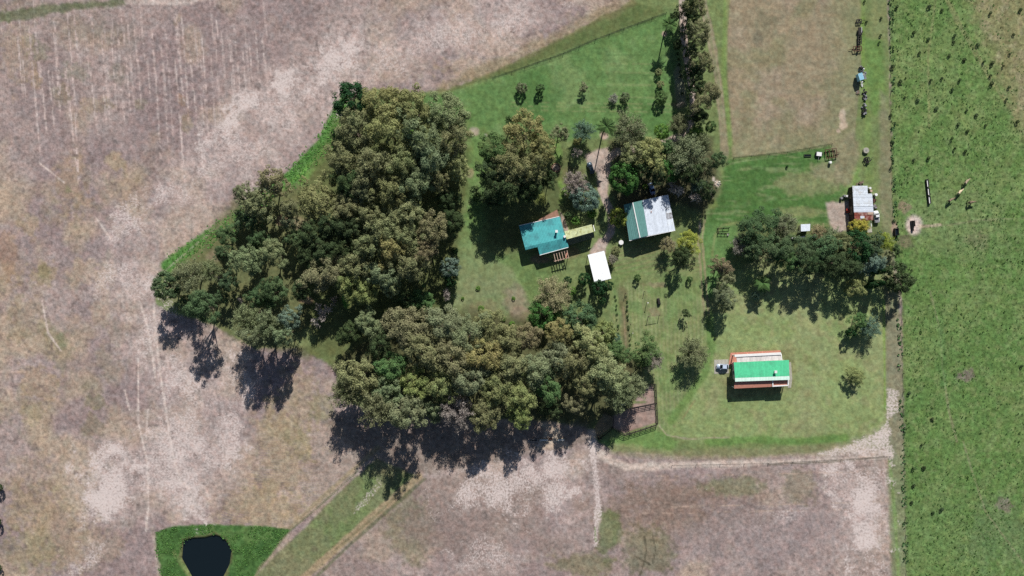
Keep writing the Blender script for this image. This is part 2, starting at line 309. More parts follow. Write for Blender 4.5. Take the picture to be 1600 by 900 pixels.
# lane along the pasture
LANE = [(1374,140),(1386,150),(1394,250),(1395,340),(1393,380),(1404,460),(1409,560),(1412,640),(1416,900),(1418,1060),(1396,1060),(1394,900),(1388,740),(1390,680),(1384,600),(1382,470),(1378,400),(1374,300)]
m = area(LANE, 5, 3); paint(m, (128,132,98)); paint(m*sst(.5,.7,n30), (138,132,106), .6); paint(m*sst(445,520,VF), (138,134,112), .7); paint(m*sst(690,740,VF), (116,128,92), .8)
paint(band([(1390,720),(1398,800),(1404,900),(1406,1050)], 2.6, 1.5, 1.5), (102,134,64), .5); paint(band([(1381,470),(1383,640)], 1.8, 1, .8), (108,138,62), .8); paint(band([(1392,150),(1394,300),(1394,345)], 3, 2, 1.5), (142,132,106), .5)
speck(area([(1384,605),(1404,610),(1406,640),(1392,655),(1384,650)], 4, 4), .8); speck(band([(1392,640),(1384,668),(1370,684),(1355,692)], 3, 2, 2), .9)
# pasture
PAST = [(1388,-140),(1391,60),(1393,200),(1396,330),(1397,400),(1410,470),(1412,640),(1417,900),(1420,1060),(1800,1060),(1800,-140)]
ps = sdist(PAST, 30); past = 1-sst(-2, 2, ps+fine*2); paint(past, (88,118,62)); paint(past*sst(.45,.7,n60), (104,126,72), .7); paint(past*sst(.5,.68,n12), (76,106,54), .5); paint(past*sst(.5,.7,fbm(UF+VF*.6, VF*.25, 24, 141)), (112,130,80), .5); paint(past*sst(.52,.7,fbm(UF,VF,8,81,2)), (112,128,82), .5)
m = past*area([(1490,-140),(1530,40),(1560,120),(1620,240),(1800,400),(1800,-140)], 20, 16); paint(m, (138,134,98), .85); paint(m*sst(.5,.68,n12), (150,140,114), .5)
paint(past*blob(1500,350,90,60,.8), (108,124,84), .45); paint(past*blob(1450,820,90,70,.8), (96,122,72), .5); paint(past*blob(1560,840,60,60,.8), (92,114,78), .5); paint(past*blob(1510,590,14,12,.9), (132,120,112), .8)
paint(past*blob(1570,788,14,11,.9), (128,122,108), .8); paint(past*blob(1412,325,10,8,.9), (146,132,110), .8); paint(past*blob(1414,378,13,12,.9), (120,112,92), .7); paint(past*blob(1530,372,26,14,.9), (118,122,90), .6)
for pts in [[(1463,-10),(1455,50),(1450,90),(1452,200)],[(1480,0),(1500,40),(1520,75),(1545,120),(1580,170),(1620,220)]]: paint(past*band(pts, 1.6 if pts[0][0] < 1470 else 4, 1.5, 1.5), (134,134,96), .55)
for pts in [[(1440,356),(1480,352),(1530,344),(1620,340)],[(1453,455),(1470,520),(1472,570),(1482,640),(1495,690)],[(1505,690),(1520,740),(1540,800),(1600,880)]]: paint(past*band(pts, 1.2, 1, 1), (140,138,108), .6)
paint(past*band([(1470,500),(1474,600)], 5, 3, 2), (80,116,64), .6)
paint(blob(1428,351,14,17,.2), (204,186,176)); paint(band([(1436,354),(1452,353),(1470,351)], 1.8, 1, .5), (182,168,146), .8); paint(blob(1398,358,5,14,.6), (160,138,122), .9)
# --- grove floor
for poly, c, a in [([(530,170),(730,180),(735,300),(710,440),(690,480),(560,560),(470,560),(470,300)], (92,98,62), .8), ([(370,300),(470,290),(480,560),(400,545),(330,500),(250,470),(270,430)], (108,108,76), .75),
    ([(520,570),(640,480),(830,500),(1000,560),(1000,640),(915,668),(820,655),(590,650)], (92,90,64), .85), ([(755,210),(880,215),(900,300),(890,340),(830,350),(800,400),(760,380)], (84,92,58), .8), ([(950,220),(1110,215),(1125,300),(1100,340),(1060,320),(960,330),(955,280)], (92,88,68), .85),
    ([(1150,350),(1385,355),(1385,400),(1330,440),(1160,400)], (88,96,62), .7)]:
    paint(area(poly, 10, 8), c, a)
paint(area([(500,660),(560,640),(700,655),(915,665),(925,690),(900,700),(760,720),(650,745),(575,715)], 8, 6), (140,126,116), .85)
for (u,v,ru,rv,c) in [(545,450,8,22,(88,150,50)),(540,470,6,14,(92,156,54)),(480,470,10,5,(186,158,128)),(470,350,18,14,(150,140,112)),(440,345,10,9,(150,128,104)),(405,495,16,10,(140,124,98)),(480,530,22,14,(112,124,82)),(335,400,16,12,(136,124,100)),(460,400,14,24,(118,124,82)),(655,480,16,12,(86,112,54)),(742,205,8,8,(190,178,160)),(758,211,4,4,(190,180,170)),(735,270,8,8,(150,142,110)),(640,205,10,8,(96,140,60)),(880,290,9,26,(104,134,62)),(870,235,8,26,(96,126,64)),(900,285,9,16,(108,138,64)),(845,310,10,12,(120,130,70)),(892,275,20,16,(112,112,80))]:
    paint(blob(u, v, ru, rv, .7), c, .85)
# --- diagonal verge strip to the pond, tracks
m = area([(588,716),(655,745),(480,900),(330,1040),(260,1040),(396,900),(470,830),(540,760)], 3, 2); paint(m, (116,122,88)); paint(m*sst(.5,.7,n30), (98,118,72), .7); paint(m*sst(.55,.72,n60), (138,134,104), .6)
paint(band([(655,745),(600,792),(540,845),(475,902),(400,970)], 6, 2.5, 2), (164,146,118)); paint(band([(664,748),(610,795),(550,848),(490,905)], 2.4, 1.5, 1.5), (92,100,70), .7); paint(band([(636,758),(580,812),(520,862)], 1.4, 1, 1), (110,108,80), .6)
paint(band([(590,700),(540,745),(490,790),(440,838),(396,900)], 3.5, 2, 1.5), (158,144,116), .8); paint(band([(560,735),(500,790),(450,832),(398,898)], 1.0, .8, .5), (76,94,54), .8)
cv = .5+.5*np.sin(np.hypot(UF-430, VF-560)*1.5+n30*3); paint(area([(415,650),(520,660),(575,715),(450,830),(330,815),(400,720)], 10, 8)*cv, (172,156,124), .4)
speck(.6*area([(590,745),(600,755),(585,775),(560,800),(552,808),(550,800),(565,780),(575,765)], 3, 3), 1.0); paint(blob(492,857,8,7,.8), (112,110,86), .7)
# tracks
YARD = [(915,242),(935,232),(952,229),(954,260),(950,300),(940,312),(934,296),(932,270),(922,262)]
drive_d = dist_line([(1064,-140),(1066,10),(1070,70),(1079,120),(1084,165),(1078,192),(1066,212),(1040,222),(1000,232),(962,238),(946,252),(940,290),(946,312),(956,335),(955,362),(942,384),(932,402)], 30)
drive = np.maximum(1-sst(4.2, 6.5, drive_d+warp_u*1.5), area(YARD, 2.5, 2)); drive = np.maximum(drive, area([(926,385),(936,374),(948,372),(945,402),(934,410),(920,400)], 2, 2)); paint(drive, (186,168,156)); speck(drive, .35)
paint(area([(875,330),(882,340),(889,362),(882,362),(876,345)], 1.5, 1), (168,150,138))
tr2_d = dist_line([(1090,-140),(1098,8),(1106,40),(1114,80),(1122,125),(1127,170),(1131,215),(1132,240),(1124,275),(1110,310),(1096,350),(1094,375),(1098,420),(1102,470),(1105,500)], 30)
t = 1-sst(4.5, 7.5, tr2_d+warp_u*2); paint(t*(1-sst(230,262,VF)), (150,142,116)); paint(t*(1-sst(160,235,VF))*(1-sst(1, 3, tr2_d)), (116,126,88), .5); paint(band([(1136,-10),(1133,60),(1131,120),(1137,170),(1141,225)], 4, 2, 1.5), (102,132,64), .5)
w1 = (1-sst(1.0, 2.2, np.abs(tr2_d-3.2)+warp_u*.6))*sst(335,350,VF)*(1-sst(480,505,VF)); paint(w1, (158,148,116), .8)
for (u,v,ru,rv) in [(1121,287,6,6),(1115,280,3,5),(1112,302,3,7),(1094,356,2,8)]: paint(blob(u, v, ru, rv, .4), (206,190,176), .95)
tr3_d = dist_line([(922,676),(928,700),(950,718),(980,730),(1060,727),(1200,723),(1300,720),(1392,713)], 30); t3 = 1-sst(2.5, 9, tr3_d+warp_u*3+sst(1000,1250,UF)*1.6); paint(t3, (196,180,168)); speck(band([(925,690),(930,740),(935,790),(930,850)], 6, 4, 4), .9); speck(t3, .5)
paint(band([(1200,726),(1300,721),(1385,714)], 1.2, .8, .5), (74,70,52), .7); paint(band([(930,825),(931,846)], 1.6, 1, .5), (88,120,56), .9)
m = area([(845,660),(872,660),(876,686),(900,700),(840,702),(850,680)], 3, 3); paint(m, (196,176,156), .9)
for pts, w in [([(240,476),(243,520),(250,580),(262,660),(272,720),(282,752),(300,766)], 1.3),([(218,470),(229,505),(238,555),(243,590)], 1.2),([(216,560),(216,660),(230,720),(232,790),(228,830)], 1.0),([(231,640),(228,690)], 1),([(66,470),(75,520),(95,548)], .8),([(195,610),(202,640)], .9),([(62,255),(100,285)], .8),([(150,340),(172,372)], .9)]: paint(band(pts, w+.5, .9, .8), (208,192,182), .75)
paint(blob(303,790,12,3,.4,-.2), (134,122,110), .8); paint(area([(285,770),(300,762),(318,775),(322,812),(270,800),(262,780)], 5, 4), (186,170,162), .7)
# farmyard spots
paint(area([(1292,318),(1328,314),(1332,355),(1300,372),(1296,345)], 3, 3), (178,162,150)); speck(area([(1292,318),(1328,314),(1332,355),(1300,372)], 3, 3), .4)
CORR = [(957,651),(988,637),(1002,606),(1021,602),(1026,660),(976,677),(956,667)]
paint(area(CORR, 1.5, .8), (160,138,128)); paint(area([(944,645),(957,652),(956,668),(934,684),(926,676),(932,662)], 2, 1.5), (138,124,100)); paint(band([(990,629),(1008,628)], 1.6, 1, .5), (96,120,66), .8)
paint(blob(926,680,6,10,.5), (200,186,170), .9)
for (u, v, r) in [(1038,53,4.6),(944,212,7.2),(869,262,6.6)]: paint(blob(u, v, r, r, .2), (188,164,150), .95)
paint(area([(1053,112),(1060,100),(1072,140),(1073,170),(1056,160)], 3, 2), (140,138,118), .8)
paint(blob(1060,165,10,8,.6), (150,138,112), .7)
# --- pond
POND = [(287,848),(300,844),(320,843),(335,839),(344,842),(351,848),(359,861),(356,882),(347,900),(335,930),(312,930),(300,900),(285,873)]
BANK = [(243,832),(264,823),(330,819),(420,823),(456,827),(440,842),(396,900),(350,960),(270,960),(250,905),(243,860)]
bank = area(BANK, 2, 2); paint(bank, (78,116,60)); paint(bank*sst(.45,.65,n12), (58,94,46), .8); paint(bank*sst(.55,.7,n30), (98,130,72), .6)
sw = sdist(POND, 40); paint(1-sst(3, 8, sw+fine*3+warp_u*2), (112,108,76), .8); paint(band([(271,862),(285,885),(300,905)], 3, 2, 1), (122,138,84), .6); paint(band([(238,826),(246,880),(252,905)], 3, 2, 2), (176,160,148), .7)
Z = np.where(True, -1.5*(1-sst(-3, 5, sw)), 0.0)
Z += (1-sst(-3, 8, sdist(BANK, 30)))*(1-sst(-3,5,sw)*0)*0
# --- fine-grain strength: grass low, stubble strong
GR = .55-.15*farm; GR = np.where(ps < 0, .75, GR)
wg = np.clip((C[:, 1]-C[:, 0]*1.02)/np.maximum(C[:, 1], 1e-4)*3.2, 0, 1)[:, None]
lum = C@np.array([.3, .6, .1]); C = C*(1-.12*wg)+lum[:, None]*.12*wg; C *= 1+.30*wg*np.where(ps < 0, .7, 1.0)[:, None]*(sdist(BANK) > 0)[:, None]
C[:, 0] *= np.where(farm < .5, 1.0, 1.0+.03*wg[:, 0]); C[:, 2] *= 1-.10*wg[:, 0]
chroma = (fbm(UF, VF, 6, 121, 2)-.5)*2; C[:, 0] *= 1+chroma*.07; C[:, 1] *= 1-chroma*.02; C[:, 2] *= 1-chroma*.05
C *= (1+(n5[:, None]-.5)*.46)*(1+(n12[:, None]-.5)*.3)
REG = {'stubble_field': 0, 'lawn': 1, 'paddock': 2, 'pasture': 3, 'dirt_lane': 4, 'dirt_track': 5, 'driveway': 6, 'pond_bank': 7, 'grass_verge': 8}
ID = np.zeros(NP, int); ID[fs_ < 0] = 1; ID[sdist(PAD) < 0] = 2; ID[ps < 0] = 3
ID[sdist(LANE) < 0] = 4; ID[sdist([(588,716),(655,745),(480,900),(330,1040),(260,1040),(396,900),(470,830),(540,760)]) < 0] = 8
ID[(tr2_d < 6) & (VF < 505)] = 5; ID[tr3_d < 4.5] = 5; ID[drive > .5] = 6; ID[sdist(BANK) < 0] = 7
def ground_mat():
    m = bpy.data.materials.new('ground'); m.use_nodes = True; nt = m.node_tree; N = nt.nodes; L = nt.links; b = N['Principled BSDF']
    b.inputs['Roughness'].default_value = .95; b.inputs['Specular IOR Level'].default_value = .05
    a = N.new('ShaderNodeAttribute'); a.attribute_name = 'Col'; g = N.new('ShaderNodeAttribute'); g.attribute_name = 'grain'; s = N.new('ShaderNodeAttribute'); s.attribute_name = 'speck'
    tc = N.new('ShaderNodeTexCoord')
    def noise(sc, det, ro=.6):
        n = N.new('ShaderNodeTexNoise'); n.inputs['Scale'].default_value = sc; n.inputs['Detail'].default_value = det; n.inputs['Roughness'].default_value = ro
        L.new(tc.outputs['Object'], n.inputs['Vector']); return n.outputs['Fac']
    def math_(op, x, y):
        n = N.new('ShaderNodeMath'); n.operation = op
        for i, q in enumerate((x, y)):
            if isinstance(q, (int, float)): n.inputs[i].default_value = q
            else: L.new(q, n.inputs[i])
        return n.outputs[0]
    n1 = noise(.85, 6, .82); n2 = noise(.3, 3)
    k = math_('ADD', math_('MULTIPLY', math_('SUBTRACT', n1, .5), 4.6), math_('MULTIPLY', math_('SUBTRACT', n2, .5), .8))
    k = math_('ADD', math_('MULTIPLY', k, g.outputs['Fac']), 1.0); k = math_('MAXIMUM', k, .25)
    vm = N.new('ShaderNodeVectorMath'); vm.operation = 'SCALE'; L.new(a.outputs['Color'], vm.inputs[0]); L.new(k, vm.inputs['Scale'])
    n3 = noise(1.5, 5, .7); n4 = noise(.12, 3)
    th = math_('SUBTRACT', math_('ADD', n3, math_('MULTIPLY', n4, .25)), math_('SUBTRACT', .82, math_('MULTIPLY', s.outputs['Fac'], .36)))
    mr = N.new('ShaderNodeMapRange'); mr.inputs['From Min'].default_value = 0; mr.inputs['From Max'].default_value = .20; L.new(th, mr.inputs['Value'])
    f = math_('MULTIPLY', mr.outputs[0], math_('MINIMUM', math_('MULTIPLY', s.outputs['Fac'], 1.6), .9))
    mx = N.new('ShaderNodeMix'); mx.data_type = 'RGBA'; L.new(f, mx.inputs[0]); L.new(vm.outputs[0], mx.inputs[6]); mx.inputs[7].default_value = (*lin((220, 206, 200)), 1)
    L.new(mx.outputs[2], b.inputs['Base Color'])
    bp = N.new('ShaderNodeBump'); bp.inputs['Strength'].default_value = .4; bp.inputs['Distance'].default_value = .12; L.new(n1, bp.inputs['Height']); L.new(bp.outputs[0], b.inputs['Normal'])
    return m
GROUND = ground_mat()
XY = np.stack([(UF-800)*S, -(VF-450)*S, Z], 1)
ii = (np.arange(NY-1)[:, None]*NX+np.arange(NX-1)[None, :]).ravel()
quads = np.stack([ii, ii+NX, ii+NX+1, ii+1], 1)      # counter-clockwise from above
fid = ID[ii]
def put_attr(me, col, gr, sp):
    a = me.attributes.new('Col', 'FLOAT_COLOR', 'POINT'); c4 = np.ones((len(col), 4), np.float32); c4[:, :3] = col; a.data.foreach_set('color', c4.ravel())
    for n, v in (('grain', gr), ('speck', sp)):
        a = me.attributes.new(n, 'FLOAT', 'POINT'); a.data.foreach_set('value', np.asarray(v, np.float32))
def np_mesh(name, verts, faces, m):
    me = bpy.data.meshes.new(name); k = faces.shape[1]
    me.vertices.add(len(verts)); me.vertices.foreach_set('co', np.asarray(verts, np.float32).ravel())
    me.loops.add(faces.size); me.loops.foreach_set('vertex_index', faces.ravel().astype(np.int32))
    me.polygons.add(len(faces)); me.polygons.foreach_set('loop_start', np.arange(0, faces.size, k, dtype=np.int32))
    me.update(calc_edges=True); me.materials.append(m); return me
for name, rid in REG.items():
    q = quads[fid == rid]
    if not len(q): continue
    uq, inv = np.unique(q, return_inverse=True)
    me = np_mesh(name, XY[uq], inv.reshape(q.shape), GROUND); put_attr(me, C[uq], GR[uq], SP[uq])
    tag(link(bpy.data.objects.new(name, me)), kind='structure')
# far ground out to the horizon
x0, x1, y0, y1 = XY[:,0].min(), XY[:,0].max(), XY[:,1].min(), XY[:,1].max(); B = 5000
gv = [(-B,-B,0),(x0,-B,0),(x1,-B,0),(B,-B,0),(-B,y0,0),(x0,y0,0),(x1,y0,0),(B,y0,0),(-B,y1,0),(x0,y1,0),(x1,y1,0),(B,y1,0),(-B,B,0),(x0,B,0),(x1,B,0),(B,B,0)]
gf = [(r*4+c, r*4+c+1, r*4+c+5, r*4+c+4) for r in range(3) for c in range(3) if not (r == 1 and c == 1)]
me = np_mesh('ground', np.array(gv), np.array(gf), GROUND)
gc = np.array([lin((150,138,128)) if v[0] < x1-1 else lin((92,116,68)) for v in gv]); put_attr(me, gc, np.full(16, .5), np.zeros(16)); tag(link(bpy.data.objects.new('ground', me)), kind='structure')
# pond water
wm = bpy.data.materials.new('pond_water'); wm.use_nodes = True; b = wm.node_tree.nodes['Principled BSDF']; b.inputs['Base Color'].default_value = (.008, .014, .018, 1); b.inputs['Roughness'].default_value = .08
n = wm.node_tree.nodes.new('ShaderNodeTexNoise'); n.inputs['Scale'].default_value = 3; bp = wm.node_tree.nodes.new('ShaderNodeBump'); bp.inputs['Strength'].default_value = .04
wm.node_tree.links.new(n.outputs['Fac'], bp.inputs['Height']); wm.node_tree.links.new(bp.outputs[0], b.inputs['Normal'])
w = MB(); pp = [P(u, v) for u, v in [(278,838),(335,830),(366,846),(368,880),(350,940),(300,940),(276,880)]]; w.add([(p.x, p.y, -.55) for p in pp], [tuple(range(len(pp)-1, -1, -1))])
wo = w.build('water', wm); tag(wo, kind='structure')
if wo.data.polygons[0].normal.z < 0: wo.data.flip_normals()
# ------------------------------------------------------------------ foliage meshes (unit crowns, shared between trees)
def leaf_mesh(name, pos, nrm, size, rng, aspect=.62, rnd=None):
    n = len(pos); a = rng.normal(size=(n, 3)); t = np.cross(nrm, a); t /= np.linalg.norm(t, axis=1)[:, None]+1e-9; b = np.cross(nrm, t)
    s = (size*(rng.uniform(.6, 1.35, n)))[:, None]; t = t*s; b = b*s*aspect
    v = np.stack([pos-t*.5-b*.28, pos+t*.12-b*.5, pos+t*.55+b*.1, pos-t*.05+b*.5], 1).reshape(-1, 3)
    me = np_mesh(name, v, np.arange(4*n).reshape(n, 4), LEAF)
    at = me.attributes.new('rnd', 'FLOAT', 'FACE'); at.data.foreach_set('value', (rng.uniform(0, 1, n) if rnd is None else rnd).astype(np.float32)); return me
def unit(rng, n):
    d = rng.normal(size=(n, 3)); return d/np.linalg.norm(d, axis=1)[:, None]
def crown_gum(seed, puffs=84, leaves=150, pr=(.11, .21), ls=.058):
    rng = np.random.default_rng(seed); PO, NO, RN = [], [], []
    lob = rng.uniform(0, 6.28, 3)
    for k in range(puffs):
        d = unit(rng, 1)[0]; d[2] = abs(d[2])*1.0-.25 if rng.random() < .8 else -abs(d[2])*.5
        ang = math.atan2(d[1], d[0]); d = d if k > 7 else np.array([d[0]*.5, d[1]*.5, 1.0]); rr = rng.uniform(.35, .86)**.8*(1+.16*math.sin(2*ang+lob[0])+.12*math.sin(3*ang+lob[1]))
        c = d/np.linalg.norm(d)*rr; c[2] *= .95; r = rng.uniform(*pr)
        n = int(leaves*(r/.2)**1.6); u = unit(rng, n); u[:, 2] = np.where(rng.random(n) < .65, np.abs(u[:, 2]), u[:, 2])
        rad = r*rng.uniform(.55, 1.08, n)
        PO.append(c+u*rad[:, None]*np.array([1, 1, .8])); q = u+unit(rng, n)*.75+np.array([0, 0, .35]); NO.append(q/np.linalg.norm(q, axis=1)[:, None])
        RN.append(np.clip(rng.uniform(.1, .9)*.55+rng.uniform(0, 1, n)*.45, 0, 1))
    return leaf_mesh('gum_crown', np.concatenate(PO), np.concatenate(NO), ls, rng, rnd=np.concatenate(RN))
def crown_dense(seed, puffs=90, leaves=80, ls=.075):
    rng = np.random.default_rng(seed); PO, NO, RN = [], [], []
    for k in range(puffs):
        d = unit(rng, 1)[0]; d[2] = d[2]*.9+.1; c = d*rng.uniform(.66, .86); r = rng.uniform(.12, .2); n = leaves
        u = unit(rng, n); PO.append(c+u*(r*rng.uniform(.5, 1.05, n))[:, None]); q = u+unit(rng, n)*.7+d*.4; NO.append(q/np.linalg.norm(q, axis=1)[:, None]); RN.append(np.clip(rng.uniform(0, 1)*.45+rng.uniform(0, 1, n)*.55, 0, 1))
    return leaf_mesh('dense_crown', np.concatenate(PO), np.concatenate(NO), ls, rng, rnd=np.concatenate(RN))
def crown_fine(seed, n=10000, ls=.07):
    rng = np.random.default_rng(seed); sp = 70; d = unit(rng, sp); d[:, 2] = d[:, 2]*.75+.2; ends = d*rng.uniform(.65, 1.05, sp)[:, None]
    k = rng.integers(0, sp, n); t = rng.uniform(.3, 1, n)**.7; base = ends[k]*t[:, None]; pos = base+rng.normal(size=(n, 3))*(.05+.07*(1-t))[:, None]
    q = unit(rng, n)+ends[k]*.5+np.array([0, 0, .3]); q /= np.linalg.norm(q, axis=1)[:, None]
    return leaf_mesh('feathery_crown', pos, q, ls, rng, aspect=.4)
def crown_column(seed, n=2600):
    rng = np.random.default_rng(seed); z = rng.uniform(-1, 1, n); w = (np.clip(1-((z+.25)/1.25)**2, 0, 1)**.6)*.95+.04; a = rng.uniform(0, 6.283, n); r = w*rng.uniform(.6, 1.05, n)
    pos = np.stack([r*np.cos(a), r*np.sin(a), z], 1); q = np.stack([np.cos(a), np.sin(a), .5+0*a], 1)+unit(rng, n)*.5; q /= np.linalg.norm(q, axis=1)[:, None]
    return leaf_mesh('column_crown', pos, q, .16, rng)
def bare_meshes(seed, levels=5):
    rnd = random.Random(seed); tr = MB(); tw = MB()
    def grow(p, d, L, r, lev):
        q = p+d*L; m = (p+q)/2+Vector((rnd.uniform(-1,1), rnd.uniform(-1,1), rnd.uniform(-1,1)))*L*.07
        (tr if lev <= 1 else tw).tube([p, m, q], [r, r*.82, r*.62], 5 if lev <= 1 else 3, cap=False)
        if lev >= levels: return
        for k in range({0: 5, 1: 4, 2: 4, 3: 3, 4: 3}[lev]):
            ax = d.orthogonal(); ax.rotate(Matrix.Rotation(rnd.uniform(0, 6.28), 3, d)); nd = (d*rnd.uniform(.55, 1.0)+ax.normalized()*rnd.uniform(.45, .95)+Vector((0, 0, .12))).normalized()
            grow(p+d*L*rnd.uniform(.55, 1.0), nd, L*rnd.uniform(.58, .82), r*.66, lev+1)
    grow(Vector((0, 0, 0)), Vector((rnd.uniform(-.1,.1), rnd.uniform(-.1,.1), 1)).normalized(), .36, .042, 0)
    return tr.mesh('bare_trunk', BARK_PALE), tw.mesh('bare_twigs', BARK_PALE)
def trunk_mesh(seed):
    rnd = random.Random(seed); m = MB(); pts = [Vector((0, 0, -.01))]
    for k in range(1, 6): pts.append(Vector((rnd.uniform(-.05,.05), rnd.uniform(-.05,.05), k*.145)))
    m.tube(pts, [.062, .05, .044, .038, .03, .02], 8)
    for k in range(7):
        i = rnd.randint(2, 4); a = k*.9+rnd.uniform(0, .6); r = rnd.uniform(.4, .7); p = pts[i]
        m.tube([p, p+Vector((math.cos(a)*r*.5, math.sin(a)*r*.5, .1)), p+Vector((math.cos(a)*r, math.sin(a)*r, .17+.05*rnd.random()))], [.026, .018, .008], 5)
    return m.mesh('trunk', BARK)
GUM = [crown_gum(100+i) for i in range(6)]; DENSE = [crown_dense(200+i) for i in range(3)]; FINE = [crown_fine(300+i) for i in range(3)]
COLUMN = [crown_column(400)]; BARE = [bare_meshes(500+i) for i in range(4)]; TRUNK = [trunk_mesh(600+i) for i in range(4)]
LOOSE = [crown_gum(700+i, puffs=64, leaves=120, pr=(.12, .22), ls=.068) for i in range(3)]
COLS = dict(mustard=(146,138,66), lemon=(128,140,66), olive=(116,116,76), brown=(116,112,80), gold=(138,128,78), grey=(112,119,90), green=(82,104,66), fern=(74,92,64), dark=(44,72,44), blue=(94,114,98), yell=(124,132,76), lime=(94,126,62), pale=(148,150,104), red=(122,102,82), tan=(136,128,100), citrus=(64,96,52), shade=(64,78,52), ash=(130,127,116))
WORD = dict(fern='fern-green', olive='olive', brown='brownish', gold='golden olive', grey='grey-green', green='mid-green', dark='dark green', blue='blue-grey', yell='yellow-green', lime='bright lime-green', pale='pale', red='reddish brown', tan='tan', citrus='glossy deep green', shade='deep-green', ash='ash-grey')
TR = random.Random(11); LEAF_GAIN = 1.62
def col_of(key):
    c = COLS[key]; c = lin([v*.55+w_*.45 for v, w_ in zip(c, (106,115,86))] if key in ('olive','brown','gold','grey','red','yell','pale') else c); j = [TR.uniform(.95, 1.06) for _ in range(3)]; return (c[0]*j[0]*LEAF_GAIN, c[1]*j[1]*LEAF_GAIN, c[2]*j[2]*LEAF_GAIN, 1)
def tree(px, py, r, h, kind, col, label, group=None, cat='tree', name=None):
    r = r*(1.14 if kind in ('fine', 'loose', 'bare') else 1.06); R = r*S; zr = {'gum': .36*h, 'dense': max(min(.85*R, .48*h), .38*h), 'fine': max(min(.8*R, .47*h), .4*h), 'column': .47*h, 'loose': .42*h, 'shrub': .5*h}.get(kind, .4*h)
    if kind == 'gum': zr = min(zr, R*1.5)
    hc = h-zr if kind != 'bare' else h*.65; b = P(px, py, hc, 0.0)
    nm = name or {'gum': 'tall_tree', 'dense': 'leafy_tree', 'fine': 'feathery_tree', 'column': 'cypress_tree', 'bare': 'bare_tree', 'loose': 'loose_tree', 'shrub': 'shrub'}[kind]
    e = empty(nm, (b.x, b.y, 0), TR.uniform(0, 6.28)); tag(e, label, cat, group)
    if kind == 'bare':
        t, w = TR.choice(BARE); k = max(r*S/.85, .1)
        for n_, me in (('trunk', t), ('branches', w)):
            o = link(bpy.data.objects.new(n_, me), e); o.scale = (k, k, h/1.12)
        return e
    if kind != 'shrub':
        o = link(bpy.data.objects.new('trunk', TR.choice(TRUNK)), e); o.scale = (R*.85 if kind != 'column' else R*.5, R*.85 if kind != 'column' else R*.5, h if kind != 'dense' else h*.9)
    src = {'gum': GUM, 'dense': DENSE, 'fine': FINE, 'column': COLUMN, 'loose': LOOSE, 'shrub': DENSE}[kind]
    c = link(bpy.data.objects.new('crown' if kind != 'shrub' else 'foliage', TR.choice(src)), e); c.scale = (R*TR.uniform(.95, 1.08), R*TR.uniform(.95, 1.08), zr); c.location = (0, 0, h-zr if kind != 'shrub' else h*.46)
    c.color = col_of(col); return e
ORD = ['first', 'second', 'third', 'fourth', 'fifth', 'sixth', 'seventh', 'eighth', 'ninth', 'tenth', 'eleventh', 'twelfth']
def grove(gname, rows, group):
    used = set()
    for rname, ts in rows:
        ts = sorted(ts, key=lambda t: t[0])
        for i, (px, py, r, h, kind, col) in enumerate(ts):
            noun = {'gum': 'tall tree', 'dense': 'dense leafy tree', 'fine': 'feathery tree', 'bare': 'leafless tree', 'loose': 'open-crowned tree', 'shrub': 'low bush'}[kind]
            w = WORD[col] if kind != 'bare' else 'grey'
            tree(px, py, r*(.98 if 'western' in gname else 1.2 if 'belt' in gname else 1.12), h*(1.15 if 'northern' in gname else 1.22 if 'teal' in gname else 1.2 if 'western' in gname else 1.0 if 'belt' in gname else 1.05), kind, col, f'{w} {noun}, {ORD[i]} from left in the {rname} of the {gname}', group)
G, D, F, Ba, Lo, Sh = 'gum', 'dense', 'fine', 'bare', 'loose', 'shrub'
grove('northern grove', [
 ('topmost row', [(602,166,30,17,G,'gold'),(648,172,30,18,G,'olive'),(700,182,31,18,G,'grey')]),
 ('second row', [(556,208,30,17,G,'brown'),(606,204,30,19,G,'gold'),(656,212,32,19,G,'grey'),(708,222,26,18,G,'olive')]),
 ('third row', [(540,248,27,16,G,'brown'),(584,252,28,18,G,'brown'),(630,254,26,18,G,'olive'),(672,252,26,18,G,'grey'),(716,262,18,15,G,'pale')]),
 ('fourth row', [(500,312,33,13,Lo,'olive'),(545,286,22,15,G,'shade'),(572,292,24,16,G,'brown'),(612,298,24,17,G,'olive'),(650,286,26,17,G,'grey'),(688,284,16,15,G,'brown')]),
 ('shaded hollow row', [(486,366,22,12,G,'shade'),(516,352,22,13,G,'shade'),(548,358,20,14,G,'shade'),(506,388,22,13,G,'shade'),(536,388,20,13,G,'shade'),(482,398,18,11,G,'shade'),(700,310,18,11,G,'shade'),(706,345,18,11,G,'shade')]),  # dark-leaved trees added to make this hollow read as shaded
 ('fifth row', [(542,324,22,14,G,'brown'),(580,338,20,15,G,'brown'),(640,334,22,16,G,'pale'),(602,356,28,17,G,'olive'),(676,360,24,17,G,'brown')]),
 ('sixth row', [(578,384,22,16,G,'olive'),(612,392,24,17,G,'gold'),(636,372,24,17,G,'brown'),(664,394,18,16,G,'red'),(640,414,26,17,G,'brown')]),
 ('seventh row', [(508,428,28,13,G,'brown'),(556,414,24,14,G,'brown'),(600,430,22,15,G,'grey'),(540,440,20,12,G,'yell'),(566,458,20,12,G,'yell')]),
 ('lowest row', [(546,520,17,10,G,'shade'),(594,540,19,12,G,'shade'),(578,506,20,12,G,'grey'),(610,452,13,12,G,'pale'),(656,470,18,7,Lo,'green'),(634,470,14,9,G,'shade')])], 'trees of the northern big grove')  # the opening pair of deep-green trees is added to extend the shade
